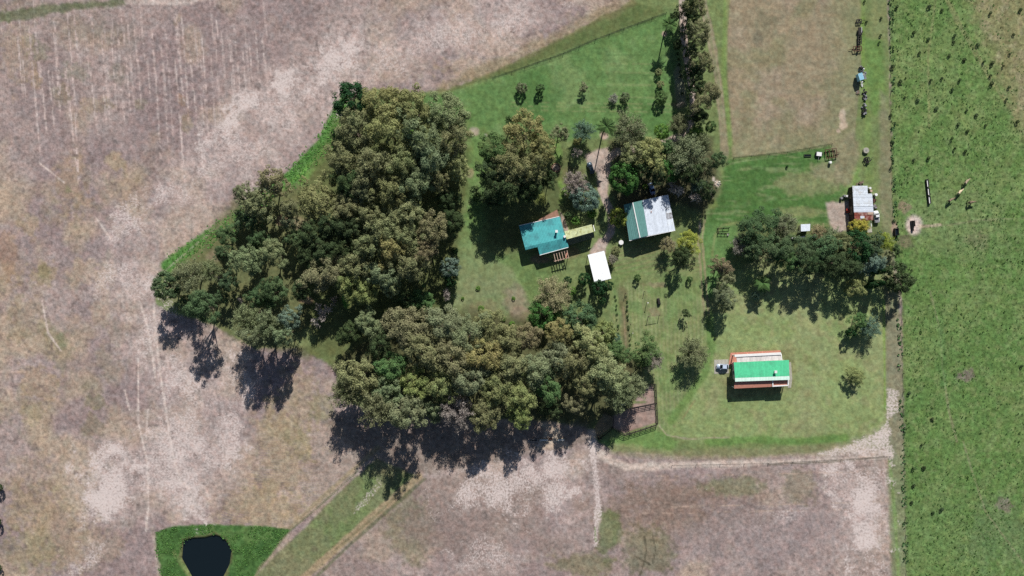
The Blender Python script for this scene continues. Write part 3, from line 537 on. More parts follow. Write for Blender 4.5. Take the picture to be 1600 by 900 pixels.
grove('western grove', [
 ('topmost row', [(426,284,25,13,Lo,'brown'),(384,302,18,11,Lo,'grey'),(406,322,24,12,Lo,'brown'),(454,326,17,12,Lo,'brown')]),
 ('second row', [(382,340,18,7,Lo,'fern'),(358,366,18,6,Lo,'fern'),(400,346,14,8,Lo,'fern')]),
 ('third row', [(386,406,26,12,G,'grey'),(428,396,22,12,G,'grey'),(402,376,16,9,Lo,'fern'),(462,372,14,9,Lo,'fern')]),
 ('fourth row', [(262,446,25,12,D,'fern'),(298,432,25,12,F,'grey'),(330,424,18,8,F,'grey'),(428,456,24,11,G,'fern'),(405,462,18,10,Lo,'fern')]),
 ('inner row', [(470,452,18,10,G,'shade'),(360,440,16,9,Lo,'fern'),(350,395,14,8,Lo,'fern'),(452,348,14,10,Lo,'grey')]),
 ('fifth row', [(290,470,12,6,Lo,'fern'),(316,480,26,15,G,'fern'),(346,464,12,6,Lo,'fern')]),
 ('lowest row', [(384,500,24,14,F,'grey'),(420,510,23,16,F,'grey'),(454,496,18,14,Lo,'blue'),(398,524,20,15,G,'grey'),(440,522,17,15,G,'grey')])], 'trees of the western grove')
grove('southern grove', [
 ('topmost row', [(640,512,32,17,G,'brown'),(690,510,30,16,G,'grey'),(732,522,28,16,G,'grey'),(768,508,24,14,G,'olive'),(795,530,24,15,G,'olive'),(822,526,22,14,G,'red')]),
 ('second row', [(612,578,24,15,G,'green'),(662,548,30,18,G,'brown'),(708,556,30,18,G,'brown'),(752,556,28,17,G,'gold'),(800,568,26,16,G,'brown'),(842,576,28,16,G,'grey'),(873,516,18,13,G,'gold'),(872,560,22,14,Lo,'grey'),(900,562,22,15,G,'brown'),(922,538,24,16,G,'pale')]),
 ('third row', [(562,588,28,17,Lo,'brown'),(606,614,24,15,G,'grey'),(648,598,24,16,G,'yell'),(690,604,22,16,G,'yell'),(736,592,28,17,G,'grey'),(778,606,26,17,G,'olive'),(815,614,24,15,G,'yell'),(856,604,22,15,G,'green'),(946,582,28,16,G,'pale'),(966,552,18,11,G,'green'),(912,600,20,14,G,'olive')]),
 ('lowest row', [(540,612,22,16,F,'brown'),(590,638,24,18,F,'brown'),(636,646,26,20,G,'grey'),(715,642,22,14,F,'ash'),(760,646,24,15,G,'olive'),(812,646,20,14,G,'yell'),(896,632,16,12,G,'brown'),(964,616,24,13,F,'grey'),(988,606,20,11,F,'grey'),(680,640,16,12,G,'grey'),(860,640,14,10,Lo,'shade')])], 'trees of the southern grove')
grove('teal-house clump', [
 ('topmost row', [(818,212,32,15,G,'gold'),(776,236,26,13,G,'green'),(848,232,22,14,G,'gold')]),
 ('middle row', [(800,258,28,15,G,'olive'),(768,268,20,12,G,'shade'),(832,262,24,14,G,'olive')]),
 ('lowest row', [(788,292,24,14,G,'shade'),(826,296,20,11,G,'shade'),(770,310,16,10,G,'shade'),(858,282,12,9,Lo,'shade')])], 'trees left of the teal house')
grove('shed-side belt', [
 ('upper row', [(1186,354,26,10,G,'fern'),(1226,354,17,7,F,'grey'),(1160,382,14,6,F,'ash'),(1300,372,14,6,F,'grey')]),
 ('middle row', [(1176,386,17,9,Lo,'fern'),(1212,390,20,11,G,'fern'),(1250,392,22,11,G,'fern'),(1284,388,20,11,Lo,'fern'),(1316,382,16,9,Lo,'olive'),(1338,386,22,10,D,'dark'),(1362,384,16,9,Lo,'fern')]),
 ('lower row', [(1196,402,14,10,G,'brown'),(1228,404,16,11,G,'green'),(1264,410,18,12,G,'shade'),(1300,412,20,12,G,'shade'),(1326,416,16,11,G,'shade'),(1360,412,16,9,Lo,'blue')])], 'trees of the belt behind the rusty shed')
T = tree
T(548,157,31,12,D,'dark','dense round dark evergreen at the top left corner of the big grove')
T(704,418,17,9,D,'blue','blue-green bushy tree at the right edge of the big grove'); T(704,436,13,7,D,'dark','small dark bushy tree at right edge of the big grove, above the pale dead tree')
T(700,462,15,8,Ba,'ash','pale leafless tree at the right edge of the big grove'); T(500,492,28,9,Ba,'ash','large grey leafless tree with long spidery shadow beside the western grove'); T(520,470,12,9,Ba,'ash','small leafless tree with white limbs right of the spidery dead tree')
T(330,432,16,6,Ba,'ash','sprawling leafless tree in the western grove near the field edge'); T(372,470,10,4,Ba,'ash','low dead branches beside the bare patch in the western grove')
T(711,391,5.5,2.4,Sh,'dark','round clipped bush alone on the lawn right of the big grove',cat='bush',name='round_bush'); T(746,308,8,3,Sh,'green','round green bush at the lawn edge left of the central clump',cat='bush',name='round_bush')
T(914,310,24,6.5,D,'blue','silvery blue-green round tree above the yellow-roofed annex'); T(898,288,20,7,F,'ash','thin grey tree left of the parked dark car'); T(873,210,15,10,Lo,'grey','grey-green tree between golden clump and grey bush, north garden edge')
T(912,206,17,7,F,'blue','spiky blue-grey bush tree left of the tall palm'); T(904,238,15,7,Ba,'ash','leafless grey tree above the parked dark car'); T(902,222,6,7,Lo,'gold','small orange-yellow tree beside the blue-grey spiky bush')
T(980,202,26,11,F,'grey','grey-green feathery round tree right of the tall palm'); T(974,280,26,13,D,'citrus','dense deep green round tree above the light green tree by the barn')
T(988,242,21,13,Lo,'olive','olive tree at the edge of the sandy yard'); T(1014,246,27,13,Lo,'gold','large brownish-gold tree in the clump above the barn'); T(1060,196,16,8,F,'brown','brown-green tree beside the driveway bend'); T(1034,206,13,6,D,'lime','yellow-green bush tree left of the driveway bend')
T(1074,244,29,14,F,'grey','large grey-green feathery tree in the clump above the barn'); T(1086,208,11,7,Lo,'lime','bright green small tree right of the driveway bend'); T(1120,252,15,12,G,'fern','dark green tree beside the grass track, right of the clump'); T(1042,232,14,7,Lo,'green','green small tree in the middle of the clump above the barn')
T(1046,266,18,10,Lo,'citrus','bright green leafy tree just above the car in shade'); T(1110,198,9,6,D,'green','small green tree at the lower end of the avenue, beside the track'); T(1062,290,24,9,Ba,'ash','large pale leafless tree above right of the barn'); T(1090,288,13,8,F,'blue','pale grey-green thin tree right of the big leafless tree'); T(1086,312,18,8,Ba,'ash','smaller leafless tree at right of the barn')
for x, y, r, hh, k, l in [(1100,264,17,10,F,'dark feathery tree at the right flank of the clump above the barn'),(1076,270,19,12,Lo,'dark tree between the two grey-green feathery trees'),(1102,296,15,11,Lo,'dark tree beside the pale rubble heap'),(1028,270,18,11,Lo,'dark tree just left of the car in shade'),(1000,266,16,11,Lo,'dark tree between deep green round tree and barn'),(1000,222,14,8,Lo,'dark tree below the feathery round tree by the palm'),(1096,226,14,9,F,'dark feathery tree right of the driveway bend')]: T(x, y, r, hh, k, 'shade' if k == Lo else 'grey', l, 'clump above the barn')
T(966,340,17,5,D,'lemon','light green round tree touching the barn roof edge'); T(1008,292,4.5,2.5,Sh,'lime','small bright green bush beside the car in shade',cat='bush'); T(1043,384,19,6,Ba,'tan','tan leafless tree below the barn'); T(1043,384,12,6,F,'tan','tan twiggy foliage tree below the barn, left of the yellow-green tree')
T(1077,378,18,6,Lo,'lemon','yellow-green leafy tree below right of the barn'); T(1064,402,15,9,Lo,'shade','dark tree just below the tan leafless tree'); T(1078,436,5,2.2,Sh,'green','small pale bush beside the wheel track',cat='bush')
T(1126,416,17,9,Lo,'red','reddish brown tree at the head of the narrow row by the track'); T(1132,436,15,9,Lo,'brown','brown-green tree in the middle of the narrow row by the track'); T(1132,462,17,9,G,'grey','grey-green tree at the foot of the narrow row by the track'); T(1134,478,11,8,Lo,'grey','small grey-green tree at the low end of the narrow row by the track')
T(1180,462,7,3.5,D,'blue','small silvery shrub tree on the lawn below the tree belt'); T(1344,354,15,6,Lo,'mustard','yellow tree against the rust-red roof end of the shed'); T(1316,364,13,5,Ba,'ash','leafless tree left of the yellow tree by the shed'); T(1280,362,13,5,F,'tan','tan twiggy tree right of the small white hut'); T(1290,360,7,3.5,D,'green','bright green bush right of the small white hut',cat='bush')
T(1380,378,15,7,F,'lemon','bright yellow-green weeping tree by the pasture lane'); T(1398,392,10,5,Lo,'shade','dark purplish bush tree on the pasture lane edge'); T(1404,434,25,10,D,'shade','big dark grey-green round tree standing in the lane'); T(1334,428,10,6,Ba,'ash','pale leafless tree in the shade of the tree belt'); T(1336,450,16,7,Lo,'yell','yellow-green tree below the tree belt near the cypresses')
for x, y, hh, l in [(1374,424,8,'upper slender dark cypress right of the tree belt'),(1372,442,9,'lower slender dark cypress right of the tree belt'),(1363,446,8,'slender dark cypress nearest the yellow-green tree below the belt')]: T(x, y, 5, hh, 'column', 'dark', l, 'slender cypresses')
T(1340,502,13,6,Lo,'green','dark green tree with twin shadows on the south-east lawn'); T(1358,510,17,6,F,'blue','silvery blue tree beside the lane on the south-east lawn'); T(1330,520,8,5,D,'dark','small dark tree left of the silvery blue lawn tree'); T(1337,588,14,4.5,Lo,'yell','small yellowish tree alone on the south-east lawn'); T(1081,551,23,8,F,'grey','silvery grey-green round tree alone beside the curved green track')
T(1072,490,7,4,Lo,'shade','thin sapling with lacy shadow on the mowed lawn'); T(1010,548,25,9,Lo,'green','green tree at the right end of the southern grove'); T(1018,562,16,8,F,'ash','grey twiggy tree at the right end of the southern grove')
T(848,492,25,7,D,'citrus','glossy green orchard tree with orange fruit tint below the pergola lawn'); T(906,498,27,9,D,'fern','dense dark fern-green round tree below the white carport'); T(944,520,20,8,D,'yell','yellow-green dense tree right of the fern-green round tree'); T(862,462,28,8,F,'tan','wide tan leafless-looking tree below the pergola lawn'); T(962,528,8,4,D,'blue','small silvery shrub at the vegetable rows',cat='bush')
for x, y, r, hh, l in [(912,436,11,5,'dark clipped round tree left of the white carport'),(936,450,13,5.5,'dark clipped round tree under the white carport, middle of three'),(952,447,8,5,'dark clipped round tree at the lower right of the white carport'),(941,470,6.5,4,'small rounded tree below the clipped trees by the carport'),(887,438,7,3.5,'small dark round tree below the pergola')]: T(x, y, r, hh, D, 'dark', l, 'round garden trees by the carport')
for x, y, r, hh, c, l in [(996,434,6,2.6,'green','round clipped bush alone on the mid lawn'),(894,454,7,3,'lime','bright green bush beside the tan twiggy tree'),(900,345,8,3,'lime','leafy bush above the annex roof, left one'),(925,334,8,3.4,'lime','leafy bush above the annex roof, right one'),(888,336,6,3,'green','small bush at the path by the teal house'),(962,392,8,2.5,'brown','brown bush beside the barn corner'),(952,412,7,3,'brown','brown thin bush beside the white carport'),(957,405,8,3.5,'ash','grey thin bush between carport and barn')]: T(x, y, r, hh, Sh if c != 'ash' else F, c, l, 'garden bushes', 'bush')
for x, y, r, hh, k, c, l in [(815,138,8,4,D,'grey','leftmost sapling of the row on the north lawn'),(844,138,6.5,4,D,'green','second sapling from left on the north lawn'),(912,137,6,4,Lo,'grey','third sapling from left on the north lawn, thin crown'),(958,154,6,2.5,F,'ash','pale leafless sapling on the north lawn'),(976,152,7,4,D,'grey','round sapling beside the pale leafless one on the north lawn'),(1033,152,9,4.5,D,'green','large round sapling nearest the driveway on the north lawn'),(1029,113,5,2.6,D,'pale','pale little sapling under the palm shadow on the north lawn'),(1032,132,5,2.6,D,'pale','pale little sapling above the large round one on the north lawn')]: T(x, y, r*1.25, hh*.82, k, c, l, 'saplings on the north lawn')
for x, y, r, hh, c, l in [(1086,8,18,14,'olive','topmost tree'),(1092,54,21,15,'brown','second tree'),(1097,98,19,14,'brown','third tree'),(1103,152,20,14,'brown','fourth tree')]: T(x, y, r*1.1, hh, G, c, f'brown-olive avenue tree right of the driveway, {l} from the top', 'avenue trees')
for x, y, r, hh, l in [(1054,26,8,6,'upper dark round tree left of the avenue driveway'),(1058,70,8,6,'lower dark round tree left of the avenue driveway'),(1079,2,12,11,'dark tree at the very top of the avenue, left of the reddish one')]: T(x, y, r, hh, D, 'shade', l, 'dark avenue trees')
T(1082,32,12,11,G,'shade','dark narrow tree between the first and second avenue trees'); T(1088,124,14,12,G,'shade','dark narrow tree between the third and fourth avenue trees'); T(1066,160,9,8,Ba,'ash','leafless tree by the driveway below the row of little bushes'); T(1086,178,15,11,G,'shade','dark tree over the lower end of the avenue driveway')
for i, (x, y) in enumerate([(1059,84),(1060,93),(1061,101),(1063,112),(1064,119),(1066,146)]): T(x, y, 2.6, 1.2, Sh, 'shade', f'little dark round bush, {ORD[i]} from the top in the row left of the avenue', 'row of little bushes', 'bush')
BL = 'small dark green bush dotted in the long grass of the right-hand pasture'
rp = random.Random(5); spots = [(1402,10),(1452,10),(1472,15),(1428,51),(1451,61),(1490,66),(1492,55),(1437,82),(1483,87),(1507,93),(1395,104),(1528,70),(1538,96),(1551,98),(1584,54),(1578,84),(1568,103),(1500,125),(1472,122),(1455,125),(1407,127),(1488,140),(1414,152),(1434,157),(1550,130),(1577,136),(1573,155),(1463,170),(1511,172),(1526,180),(1512,205),(1540,196),(1590,190),(1488,216),(1428,250),(1451,247),(1492,232),(1509,236),(1421,614),(1457,655),(1441,695),(1428,732),(1444,731),(1428,759),(1458,801),(1472,796),(1425,785),(1597,572),(1548,20),(1595,15),(1392,180),(1395,222),(1393,262),(1397,345),(1548,118),(1498,194)]
for x, y in spots: T(x, y, rp.uniform(2.0, 3.4), rp.uniform(.7, 1.2), Sh, 'shade' if rp.random() < .5 else 'fern', BL, 'bushes dotted over the pasture', 'bush', 'pasture_bush')
for i, (x, y) in enumerate([(1351,2),(1354,34),(1377,28),(1376,55),(1374,66),(1230,260)]): T(x, y, 2, .9, Sh, 'dark', 'tiny dark tuft bush along the grassy verge by the pasture fence' if i < 5 else 'single small dark bush on the green below the dry paddock', 'tuft bushes of the verge' if i < 5 else None, 'bush')
for x, y, r, hh, l in [(1070,16,12,11,'first'),(1074,48,12,11,'second'),(1078,78,13,12,'third'),(1082,110,13,12,'fourth'),(1084,142,13,12,'fifth'),(1094,186,12,10,'sixth')]: T(x, y, r, hh, Lo, 'shade', f'added dark tree shading the driveway, {l} from the top', 'trees added to shade the avenue')  # extra dark-leaved trees, added so that the driveway lies in shadow
T(-3,762,7,4,D,'shade','dark tree cut by the left picture edge, upper'); T(-5,816,7,4,D,'shade','dark tree cut by the left picture edge, lower'); T(-2,888,5,3,D,'shade','dark bush at the bottom left picture corner',cat='bush')
# ------------------------------------------------------------------ palms
def frond_mesh():
    m = MB(); n = 12; pts = [Vector((i/n, 0, .32*math.sin(i/n*2.0)-.42*(i/n)**2.2)) for i in range(n+1)]
    m.tube(pts, [.012*(1-i/n*.7) for i in range(n+1)], 3)
    for i in range(1, n+1):
        for s in (-1, 1):
            p = pts[i]; L = .26*math.sin(math.pi*min(.97, .18+.8*i/n))+.05; w = .035
            m.add([p+Vector((-w, 0, 0)), p+Vector((w, 0, .004)), p+Vector((.12+w*.3, s*L, -.10*L/.2)), p+Vector((.07, s*L*.97, -.10*L/.2))], [(0,1,2,3)])
    me = m.mesh('frond', LEAF); return me
FROND = frond_mesh()
def palm(px, py, h, L, label, n=17, col='green', base=None):
    b = P(*base) if base else P(px, py, h, 0); e = empty('palm_tree', (b.x, b.y, 0), TR.uniform(0, 6)); tag(e, label, 'palm tree', 'palm trees')
    m = MB(); m.tube([(0, 0, -.05), (.05, .03, h*.3), (.02, 0, h*.7), (0, 0, h)], [.26, .19, .17, .2], 9); m.build('trunk', BARK, e)
    for k in range(n):
        o = link(bpy.data.objects.new('frond', FROND), e); o.location = (0, 0, h); s = L*TR.uniform(.85, 1.1); o.scale = (s, s, s)
        o.rotation_euler = (0, TR.uniform(-.45, .35), k*2.4); c = col_of(col); o.color = (c[0]*1.15, c[1]*1.25, c[2]*1.1, 1)
palm(1046,38,7.5,2.3,'feather palm with sandy ring at its foot on the north lawn'); palm(948,198,10.5,2.9,'tallest feather palm at the sandy yard, sandy ring at its foot'); palm(1192,442,4.5,3.0,'short broad palm on the lawn below the tree belt'); palm(796,188,8,1.6,'small dark palm on top of the golden tree clump', 12, 'shade')
# ------------------------------------------------------------------ long grass of the pasture, reeds of the pond, litter
def tufts(name, pts, size, hgt, col, nb=6, seed=1):
    rng = np.random.default_rng(seed); n = len(pts); s = rng.uniform(.6, 1.4, n)*size; hh = rng.uniform(.6, 1.4, n)*hgt
    a = rng.uniform(0, 6.283, (n, nb)); lean = rng.uniform(.5, 1.0, (n, nb)); base = np.zeros((n, nb, 3)); base[:, :, :2] = pts[:, None, :]
    tip = base.copy(); tip[:, :, 0] += np.cos(a)*s[:, None]*lean; tip[:, :, 1] += np.sin(a)*s[:, None]*lean; tip[:, :, 2] = hh[:, None]*rng.uniform(.5, 1, (n, nb))
    px_ = np.stack([-np.sin(a), np.cos(a), 0*a], 2)*(s[:, None, None]*.42); mid = (base+tip)/2; mid[:, :, 2] = tip[:, :, 2]*.8
    v = np.stack([base, mid+px_, tip, mid-px_], 2).reshape(-1, 3); v[:, 2] += .0
    me = np_mesh(name, v, np.arange(len(v)).reshape(-1, 4), LEAF); at = me.attributes.new('rnd', 'FLOAT', 'FACE'); at.data.foreach_set('value', np.repeat(rng.uniform(0, 1, n), nb).astype(np.float32))
    o = link(bpy.data.objects.new(name, me)); o.color = (*lin(col), 1); return o
rng = np.random.default_rng(9); c = rng.uniform(0, 1, (26000, 2)); c[:, 0] = 1390+c[:, 0]*330; c[:, 1] = -100+c[:, 1]*1100
dens = vnoise(c[:, 0], c[:, 1], 26, 5)*.6+vnoise(c[:, 0], c[:, 1], 70, 6)*.6; edge = np.interp(c[:, 1], [-100, 60, 330, 400, 470, 640, 900, 1000], [1391, 1392, 1397, 1399, 1411, 1413, 1418, 1420])
dm = (np.abs((c[:, 0]-1428)/13)**2+np.abs((c[:, 1]-351)/16)**2) > 1; keep = (c[:, 0] > edge+2) & (rng.uniform(.1, 1, len(c)) < dens*np.where((c[:, 0] > 1490+(np.maximum(c[:, 1], 0))*.55), .45, 1)) & dm; c = c[keep]
k = rng.uniform(0, 1, len(c)) < .10
xy = np.stack([(c[:, 0]-800)*S, -(c[:, 1]-450)*S], 1)
tag(tufts('pasture_grass', xy[~k], .25, .11, (106,138,82), 6, 2), 'long tufted green grass covering the right-hand pasture', 'grass', kind='stuff'); tag(tufts('pasture_weeds', xy[k], .36, .24, (84,114,62), 7, 3), 'darker weed clumps scattered through the pasture grass', 'weeds', kind='stuff')
c = rng.uniform(0, 1, (420, 2)); c = np.stack([1388+c[:, 0]*7+np.interp(c[:, 1]*1000, [0, 330, 420, 1000], [0, 5, 10, 26]), c[:, 1]*1000-40], 1); c = c[(vnoise(c[:, 0], c[:, 1], 14, 8) > .42)]
tag(tufts('fence_weeds', np.stack([(c[:, 0]-800)*S, -(c[:, 1]-450)*S], 1), .45, .35, (92,124,80), 7, 4), 'dark weeds grown along the pasture fence line', 'weeds', kind='stuff')
def in_poly(c, poly):
    ins = np.zeros(len(c), bool)
    for i in range(len(poly)):
        (ax, ay), (bx, by) = poly[i], poly[(i+1) % len(poly)]
        if ay != by: ins ^= ((ay > c[:, 1]) != (by > c[:, 1])) & (c[:, 0] < (bx-ax)*(c[:, 1]-ay)/(by-ay)+ax)
    return ins
c = rng.uniform(0, 1, (5200, 2))*np.array([220, 145])+np.array([240, 820]); dw = np.hypot(c[:, 0]-322, c[:, 1]-878); c = c[in_poly(c, BANK) & (dw > 44) & (vnoise(c[:, 0], c[:, 1], 11, 19) > .34)]
tag(tufts('pond_reeds', np.stack([(c[:, 0]-800)*S, -(c[:, 1]-450)*S], 1), .32, .2, (94,134,72), 6, 5), 'bright green reeds and rank grass round the pond', 'reeds', kind='stuff')
c = rng.uniform(0, 1, (900, 2)); t = c[:, 0]; base = np.stack([np.interp(t, [0, .2, .45, .7, 1], [538, 505, 455, 362, 262]), np.interp(t, [0, .2, .45, .7, 1], [160, 225, 278, 346, 415])], 1); c = base+(rng.uniform(-1, 1, (len(t), 2))*13)
tag(tufts('grove_edge_grass', np.stack([(c[:, 0]-800)*S, -(c[:, 1]-450)*S], 1), .35, .16, (104,152,78), 6, 6), 'lush green grass strip along the north-west edge of the groves', 'grass', kind='stuff')
# ------------------------------------------------------------------ buildings
TEAL = mat('teal_roof_paint', (84,176,178), .55, var=.07, scale=.8, rnd=.05, dirt=(74,146,150), dirt_amt=.5, dirt_scale=.35)
TEAL_D = mat('faded_teal_roof_paint', (104,152,146), .6, var=.08, rnd=.05)
GREEN_R = mat('green_roof_paint', (88,202,150), .55, var=.08, rnd=.06, dirt=(84,180,136), dirt_amt=.4, dirt_scale=.4)
MINT = mat('mint_roof_paint', (214,240,226), .55, var=.05, rnd=.04)
YELG = mat('weathered_yellow_green_roof', (180,187,146), .75, var=.14, rnd=.08, dirt=(150,150,100), dirt_amt=.4, dirt_scale=.9)
WHITE = mat('white_paint', (242,241,238), .6, var=.05, rnd=.04)
ZINC = mat('zinc_sheet', (222,230,240), .5, var=.08, rnd=.07, dirt=(200,208,218), dirt_amt=.12, dirt_scale=.5)
ZINC_B = mat('weathered_zinc', (228,236,244), .5, var=.06, rnd=.08, dirt=(206,206,204), dirt_amt=.35, dirt_scale=.7)
RUST = mat('rusty_sheet', (140,74,62), .8, var=.25, scale=2, rnd=.2, dirt=(178,150,140), dirt_amt=.4, dirt_scale=1.0)
TILE = mat('terracotta', (196,136,116), .8, var=.14, scale=2, rnd=.06)
TILE2 = mat('worn_terracotta', (168,128,106), .85, var=.22, scale=1.5, dirt=(140,112,98), dirt_amt=.5)
PLASTER = mat('plaster_wall', (205,196,182), .85, var=.1); BRICK = mat('brick_wall', (150,92,76), .85, var=.2)
DARKWALL = mat('dark_timber_wall', (74,64,58), .85, var=.2); WOOD = mat('grey_timber', (128,112,98), .9, var=.25, scale=3); WOOD_P = mat('pale_timber', (200,172,152), .85, var=.15, scale=3); WOOD_D = mat('dark_fence_timber', (64,58,54), .9, var=.25, scale=3)
CONC = mat('concrete', (176,172,158), .9, var=.14, scale=2); IRON = mat('dark_iron', (48,44,44), .7, var=.25, scale=3); RIRON = mat('rusty_iron', (96,66,54), .85, var=.3, scale=3); STEEL = mat('grey_steel', (140,140,142), .55, var=.15)
GLASS = mat('window_glass', (26,32,40), .12, var=.05, spec=.6); TYRE = mat('tyre_rubber', (28,28,28), .9, var=.1); RED = mat('red_paint', (170,60,52), .6); WATER = wm
LBLUE = mat('light_blue_paint', (150,200,222), .6, var=.06)
def sheets(parent, a, b, c, d, n, m, name='roof_sheet', th=.05, rib=.045):
    """ribbed metal sheets laid side by side from edge a-d to edge b-c; a-b is the top or bottom edge"""
    a, b, c, d = map(Vector, (a, b, c, d)); nz = (b-a).cross(d-a).normalized(); nz = nz if nz.z > 0 else -nz
    prof = [(0, 0), (.1, 1), (.2, 0), (.42, 0), (.52, 1), (.62, 0), (1, 0)]
    for i in range(n):
        t0, t1 = i/n, (i+1)/n; vs = []; k = len(prof); lift = nz*(.006*(i % 2))
        for off in (0, -th):
            for s in (0, 1):
                for u, hh in prof:
                    t = t0+(t1-t0)*u; p = (a.lerp(b, t) if s == 0 else d.lerp(c, t))+nz*(rib*hh+off)+lift; vs.append(p)
        f = []
        for j in range(k-1):
            f.append((j, j+1, k+j+1, k+j)); f.append((2*k+j, 3*k+j, 3*k+j+1, 2*k+j+1)); f.append((j, 2*k+j, 2*k+j+1, j+1)); f.append((k+j, k+j+1, 3*k+j+1, 3*k+j))
        f += [(0, k, 3*k, 2*k), (k-1, 3*k-1, 4*k-1, 2*k-1)]
        MB().add(vs, f).build(name, m, parent)
def local(e, p): return e.matrix_world.inverted() @ p
def bld(name, px, py, label, cat='building', group=None):
    b = P(px, py); e = empty(name, (b.x, b.y, 0)); tag(e, label, cat, group); return e, b
def Q(b, px, py, h):            # pixel at height h -> coordinates local to a building at b
    p = P(px, py, h); return Vector((p.x-b.x, p.y-b.y, h))
def walls(e, b, corners, h, m, inset=.25, name='wall'):
    """corner pixels (seen at roof height h) -> wall segments standing on the ground"""
    pts = [Q(b, x, y, h) for x, y in corners]; cx = sum((p for p in pts), Vector())/len(pts)
    pts = [cx+(p-cx)*(1-inset/max((p-cx).length, .1)) for p in pts]; out = []
    for i in range(len(pts)):
        p, q = pts[i], pts[(i+1) % len(pts)]; d = (q-p); d.z = 0; L = d.length; rz = math.atan2(d.y, d.x); mid = (p+q)/2
        hh = h-.12 if not isinstance(h, (list, tuple)) else h[i]
        w = MB().box((0, 0, hh/2-.02), (L-.2, .2, hh), 0).build(name, m, e); w.location = (mid.x, mid.y, 0); w.rotation_euler = (0, 0, rz); out.append((w, L, hh))
    return out
def openings(wl, spec, frame=WHITE, side=-1):
    """windows and doors let into a wall: (position along -0.5..0.5, width, height, sill)"""
    w, L, hh = wl
    for u, ww, wh, sill in spec:
        nm = 'window' if sill > .3 else 'door'
        f = MB(); x = u*L; z = sill+wh/2
        for dx, dz, sx, sz in ((0, wh/2, ww+.16, .08), (0, -wh/2, ww+.16, .08), (-ww/2, 0, .08, wh), (ww/2, 0, .08, wh)): f.box((x+dx, side*.115, z+dz), (sx, .07, sz))
        f.build(nm+'_frame', frame, w); MB().box((x, side*.104, z), (ww-.08, .02, wh-.08)).build(nm if nm == 'door' else 'pane', GLASS if nm == 'window' else WOOD, w)
def strip(e, a, b, w, t, m, name): return MB().bar(a, b, w, t).build(name, m, e)
def chimney(e, p, hgt, w=.55):
    s = MB().box((p.x, p.y, p.z+hgt/2-.2), (w, w, hgt+.4)).build('chimney', PLASTER, e); MB().box((p.x, p.y, p.z+hgt+.06), (w+.3, w+.3, .12)).build('chimney_cap', WHITE, s)
# --- teal house
e, b = bld('teal_roofed_house', 850, 368, 'teal metal-roofed house with pergola at its lower side, beside the yellow-green annex', 'house')
q = lambda x, y, h: Q(b, x, y, h)
sheets(e, q(811,353,3.0), q(874,338.5,3.0), q(883.5,372,3.9), q(820,386.5,3.9), 14, TEAL)
sheets(e, q(819.9,386.3,3.9), q(838.6,382,3.9), q(840.3,385.8,3.7), q(821,390.6,3.7), 4, TEAL); sheets(e, q(838.8,382,3.9), q(883.7,372,3.9), q(888,386,3.2), q(843.3,398.3,3.2), 10, TEAL)
strip(e, q(811,352.6,3.0), q(874,338.1,3.0), .18, .16, WHITE, 'gutter'); strip(e, q(843.3,398.7,3.2), q(888,386.4,3.2), .18, .16, WHITE, 'gutter'); strip(e, q(874.6,338.5,3.05), q(888.2,386,3.25), .14, .14, TEAL, 'barge_board')
ws = walls(e, b, [(813,354),(873,340),(886,385),(844,396),(841,384),(822,388)], 2.9, PLASTER)
openings(ws[0], [(-.3,1.2,1.1,1.0),(.1,1.2,1.1,1.0),(.36,.9,2.05,.02)], side=1); openings(ws[2], [(-.25,1.4,1.2,.9),(.2,.95,2.05,.02)], side=1); openings(ws[1], [(0,1.2,1.1,1.0)], side=1)
chimney(e, q(869.2,362,3.7), 1.3); MB().cyl(q(882.2,369.6,4.0), .42, .9, 12).build('roof_tank', WHITE, e)
pt = [q(841,347,2.7), q(842,343,2.7), q(870.5,327.5,2.7), q(874,338,2.7)]
MB().poly([(p.x, p.y) for p in pt], 2.6, 2.72).build('terrace_roof', TILE2, e)
for p in pt[1:3]: MB().box((p.x*.98, p.y*.96, 1.3), (.15, .15, 2.6)).build('terrace_post', WOOD, e)
# pergola: each rafter, beam and post
pe, pb = bld('pergola', 877, 398, 'open pale timber pergola at the lower side of the teal house', 'pergola'); pq = lambda x, y, h: Q(pb, x, y, h)
for i in range(6):
    t = i/5; a = pq(865.3+t*20.5, 396.2-t*5.2, 2.6); c = pq(868.3+t*20.5, 409.2-t*5.4, 2.6); MB().bar(a, c, .16, .2).build('rafter', WOOD_P, pe)
for (x0_, y0_, x1_, y1_) in ((865.6,408.2,889,402.4),(864.2,397.2,886.8,391.6)): MB().bar(pq(x0_,y0_,2.42), pq(x1_,y1_,2.42), .2, .2).build('beam', WOOD_P, pe)
for x, y in ((866.5,408),(877.5,405.2),(888,402.6)):
    p = pq(x, y, 2.42); MB().box((p.x, p.y, 1.15), (.16, .16, 2.34)).build('post', WOOD_P, pe)
MB().bar(pq(886,395,2.8), pq(884,403,2.8), .4, .06).build('loose_board', TILE, pe)
# --- annex
e, b = bld('annex', 907, 369, 'annex with yellow-green sunlit roof slope and shaded far slope, joined to the teal house', 'house'); q = lambda x, y, h: Q(b, x, y, h)
sheets(e, q(882,361.5,2.9), q(924.8,350.5,2.9), q(927.6,362.2,4.3), q(885.4,374,4.3), 9, YELG); sheets(e, q(885.4,374.1,4.3), q(927.6,362.3,4.3), q(929,371,2.3), q(887.6,384,2.3), 9, mat('shaded_slope_roof', (92,98,84), .8, var=.15))  # far slope has a darker colour that paints in its shade
ws = walls(e, b, [(884,363),(924,352.5),(927.5,370.5),(888.5,382)], 2.3, PLASTER); openings(ws[2], [(-.2,1.2,1.1,.9),(.22,.9,2.0,.02)], side=1); strip(e, q(927,352,2.9), q(929.4,361.5,4.2), .16, .12, WHITE, 'barge_board'); MB().tube([q(903.5,359,3.6), q(903.2,359.3,5.2)], .05, 6).build('flue', STEEL, e)
